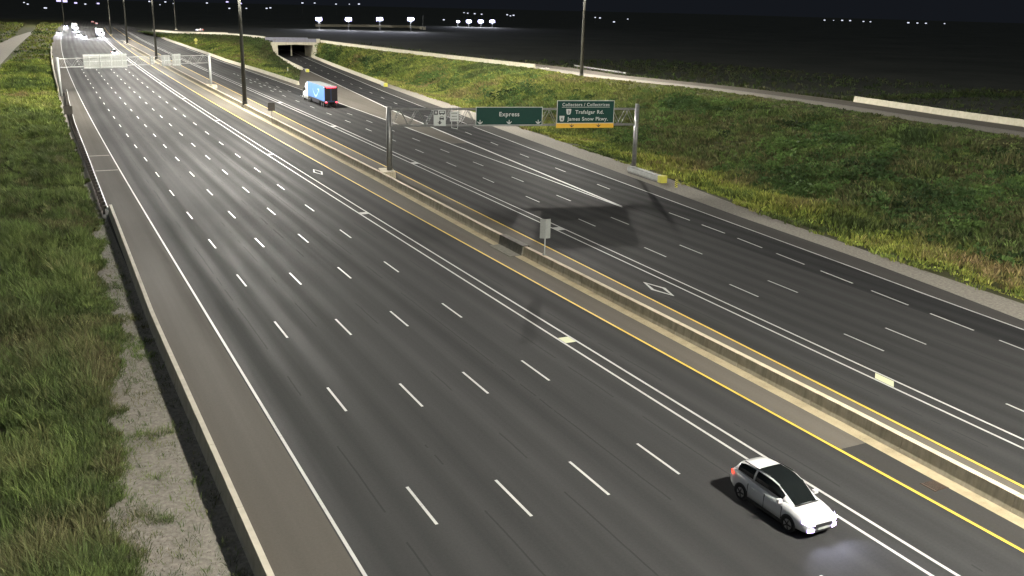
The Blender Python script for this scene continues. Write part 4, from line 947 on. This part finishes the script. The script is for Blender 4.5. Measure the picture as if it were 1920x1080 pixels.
# sparse weeds on the gravel and along the barrier foot
n = 30000; y = 14+90*RNG.random(n)**1.5; x = 5.3-RNG.random(n)*4.8
m_ = (vnoise(x, y, .9, 31)*.6+vnoise(x, y, 3.0, 32)*.4 > .60+.04*(x-2)) & (RNG.random(n) < .4) | (x < edge_wob(0, y)+.7*vnoise(x, y, 1.1, 35)) | (RNG.random(n) < .08)
P = np.stack([x, y, np.full(n, -.03)], 1)[m_]; P = P[visible(P)]
blades('gravel_weeds', P, RNG.uniform(.08, .40, len(P)), np.full(len(P), .022), np.full(len(P), .9), tints(P, len(P), GREEN, 41)*1.9, np.full(len(P), .16), 7, 'sparse weeds growing in the gravel strip by the barrier', 'weeds')
# loose stones on the gravel
n = 16000; y = 14+90*RNG.random(n)**1.7; x = 5.4-RNG.random(n)*4.6; P = np.stack([x, y, np.full(n, -.02)], 1); P = P[visible(P) & (x > edge_wob(0, y)-.5)]; n = len(P)
r = RNG.uniform(.015, .05, n)[:, None, None]*np.where(RNG.random(n) < .02, 2.2, 1.0)[:, None, None]
oct_ = np.array([(1, 0, 0), (0, 1, 0), (-1, 0, 0), (0, -1, 0), (0, 0, .8)], float)[None]*RNG.uniform(.6, 1.3, (n, 5, 1))
V = (P[:, None]+oct_*r).reshape(-1, 3); fs = np.array([(0, 1, 4), (1, 2, 4), (2, 3, 4), (3, 0, 4)])[None]+(np.arange(n)*5)[:, None, None]
mb = MB(); mb.v = V.tolist(); mb.f = fs.reshape(-1, 3).tolist()
tag(mb.build('loose_stones', M['gravel'], recalc=False), 'loose stones strewn over the gravel strip by the barrier', 'stones', kind='stuff')
# right embankment: verge grass by the road, dark weeds on the slope
n = 52000; P, t = right_bank.sample(n)
k = visible(P); P, t = P[k], t[k]; d = np.linalg.norm(P-np.array([0, 0, H]), axis=1)
verge = np.clip((.30-t)/.12, 0, 1)[:, None]
col = tints(P, len(P), DARKG, 51, 10, 2.5)*(1-verge)+tints(P, len(P), LUSH, 53, 9, 2.2)*verge
lush = np.clip((P[:, 1]-120)/80, 0, 1)[:, None]*.65; col = (col*(1-lush)+tints(P, len(P), LUSH, 57, 12, 3)*lush)*1.9*np.array([1.04, .97, 1.05])*RNG.uniform(.65, 1.45, (len(P), 1))
bare = (t < .04) & (vnoise(P[:, 0], P[:, 1], 2.0, 59) < .55)
hh = (.35+1.1*vnoise(P[:, 0], P[:, 1], 4.0, 58)**1.5)*np.where(t < .08, .5, 1.0)*np.where(t > .86, .3, 1.0)
blades('embankment_grass', P[~bare], hh[~bare], .02+d[~bare]*.0009, np.full((~bare).sum(), .6), col[~bare], np.full((~bare).sum(), .3), 6, 'rough grass and weeds covering the right embankment', 'grass', wind=np.array([-.12, -.05]))
n = 2100; C, t = right_bank.sample(n, lambda c: vnoise(c[..., 0], c[..., 1], 11, 61)**3)
k = visible(C) & (t > .22) & (t < .84); C = C[k]; rad = RNG.uniform(.4, 1.9, len(C))
per = 26; B = np.repeat(C, per, 0); r_ = np.repeat(rad, per); v = RNG.normal(0, 1, (len(B), 3)); v[:, 2] = np.abs(v[:, 2]); v /= np.linalg.norm(v, axis=1)[:, None]
B = B+v*r_[:, None]*np.array([1, 1, .75])*RNG.uniform(.75, 1.05, (len(B), 1))
cl = np.repeat(tints(C, len(C), [(.020, .034, .012), (.030, .052, .016), (.044, .072, .020), (.060, .088, .024)], 63), per, 0)
blades('shrub_thicket', B, np.full(len(B), .30), np.full(len(B), .20), np.full(len(B), 1.0), cl*1.9, np.full(len(B), .14), 3, 'low dark leafy shrubs massed on the right embankment', 'shrubs')
n = 9000; k = RNG.integers(0, len(fd)-1, n); u = RNG.random((n, 1)); v = RNG.random((n, 1))**1.3
P = (fd[k]*(1-u)+fd[k+1]*u); dirn = offset_poly(nd, 1.0)-nd; P = P+dirn[k]*(1.0+v*150); P[:, 2] = np.maximum(GZ, ZR-.2-(ZR-GZ)*np.clip(v[:, 0]*150/22.5, 0, 1)); P = P[visible(P)]
blades('field_scrub', P, RNG.uniform(.4, 1.3, len(P)), np.full(len(P), .22), np.full(len(P), .7), tints(P, len(P), DARKG, 81, 18, 5), np.full(len(P), .7), 5, 'dim scrub on the dark field beyond the ramp', 'scrub')
# grass wedge left of the underpass
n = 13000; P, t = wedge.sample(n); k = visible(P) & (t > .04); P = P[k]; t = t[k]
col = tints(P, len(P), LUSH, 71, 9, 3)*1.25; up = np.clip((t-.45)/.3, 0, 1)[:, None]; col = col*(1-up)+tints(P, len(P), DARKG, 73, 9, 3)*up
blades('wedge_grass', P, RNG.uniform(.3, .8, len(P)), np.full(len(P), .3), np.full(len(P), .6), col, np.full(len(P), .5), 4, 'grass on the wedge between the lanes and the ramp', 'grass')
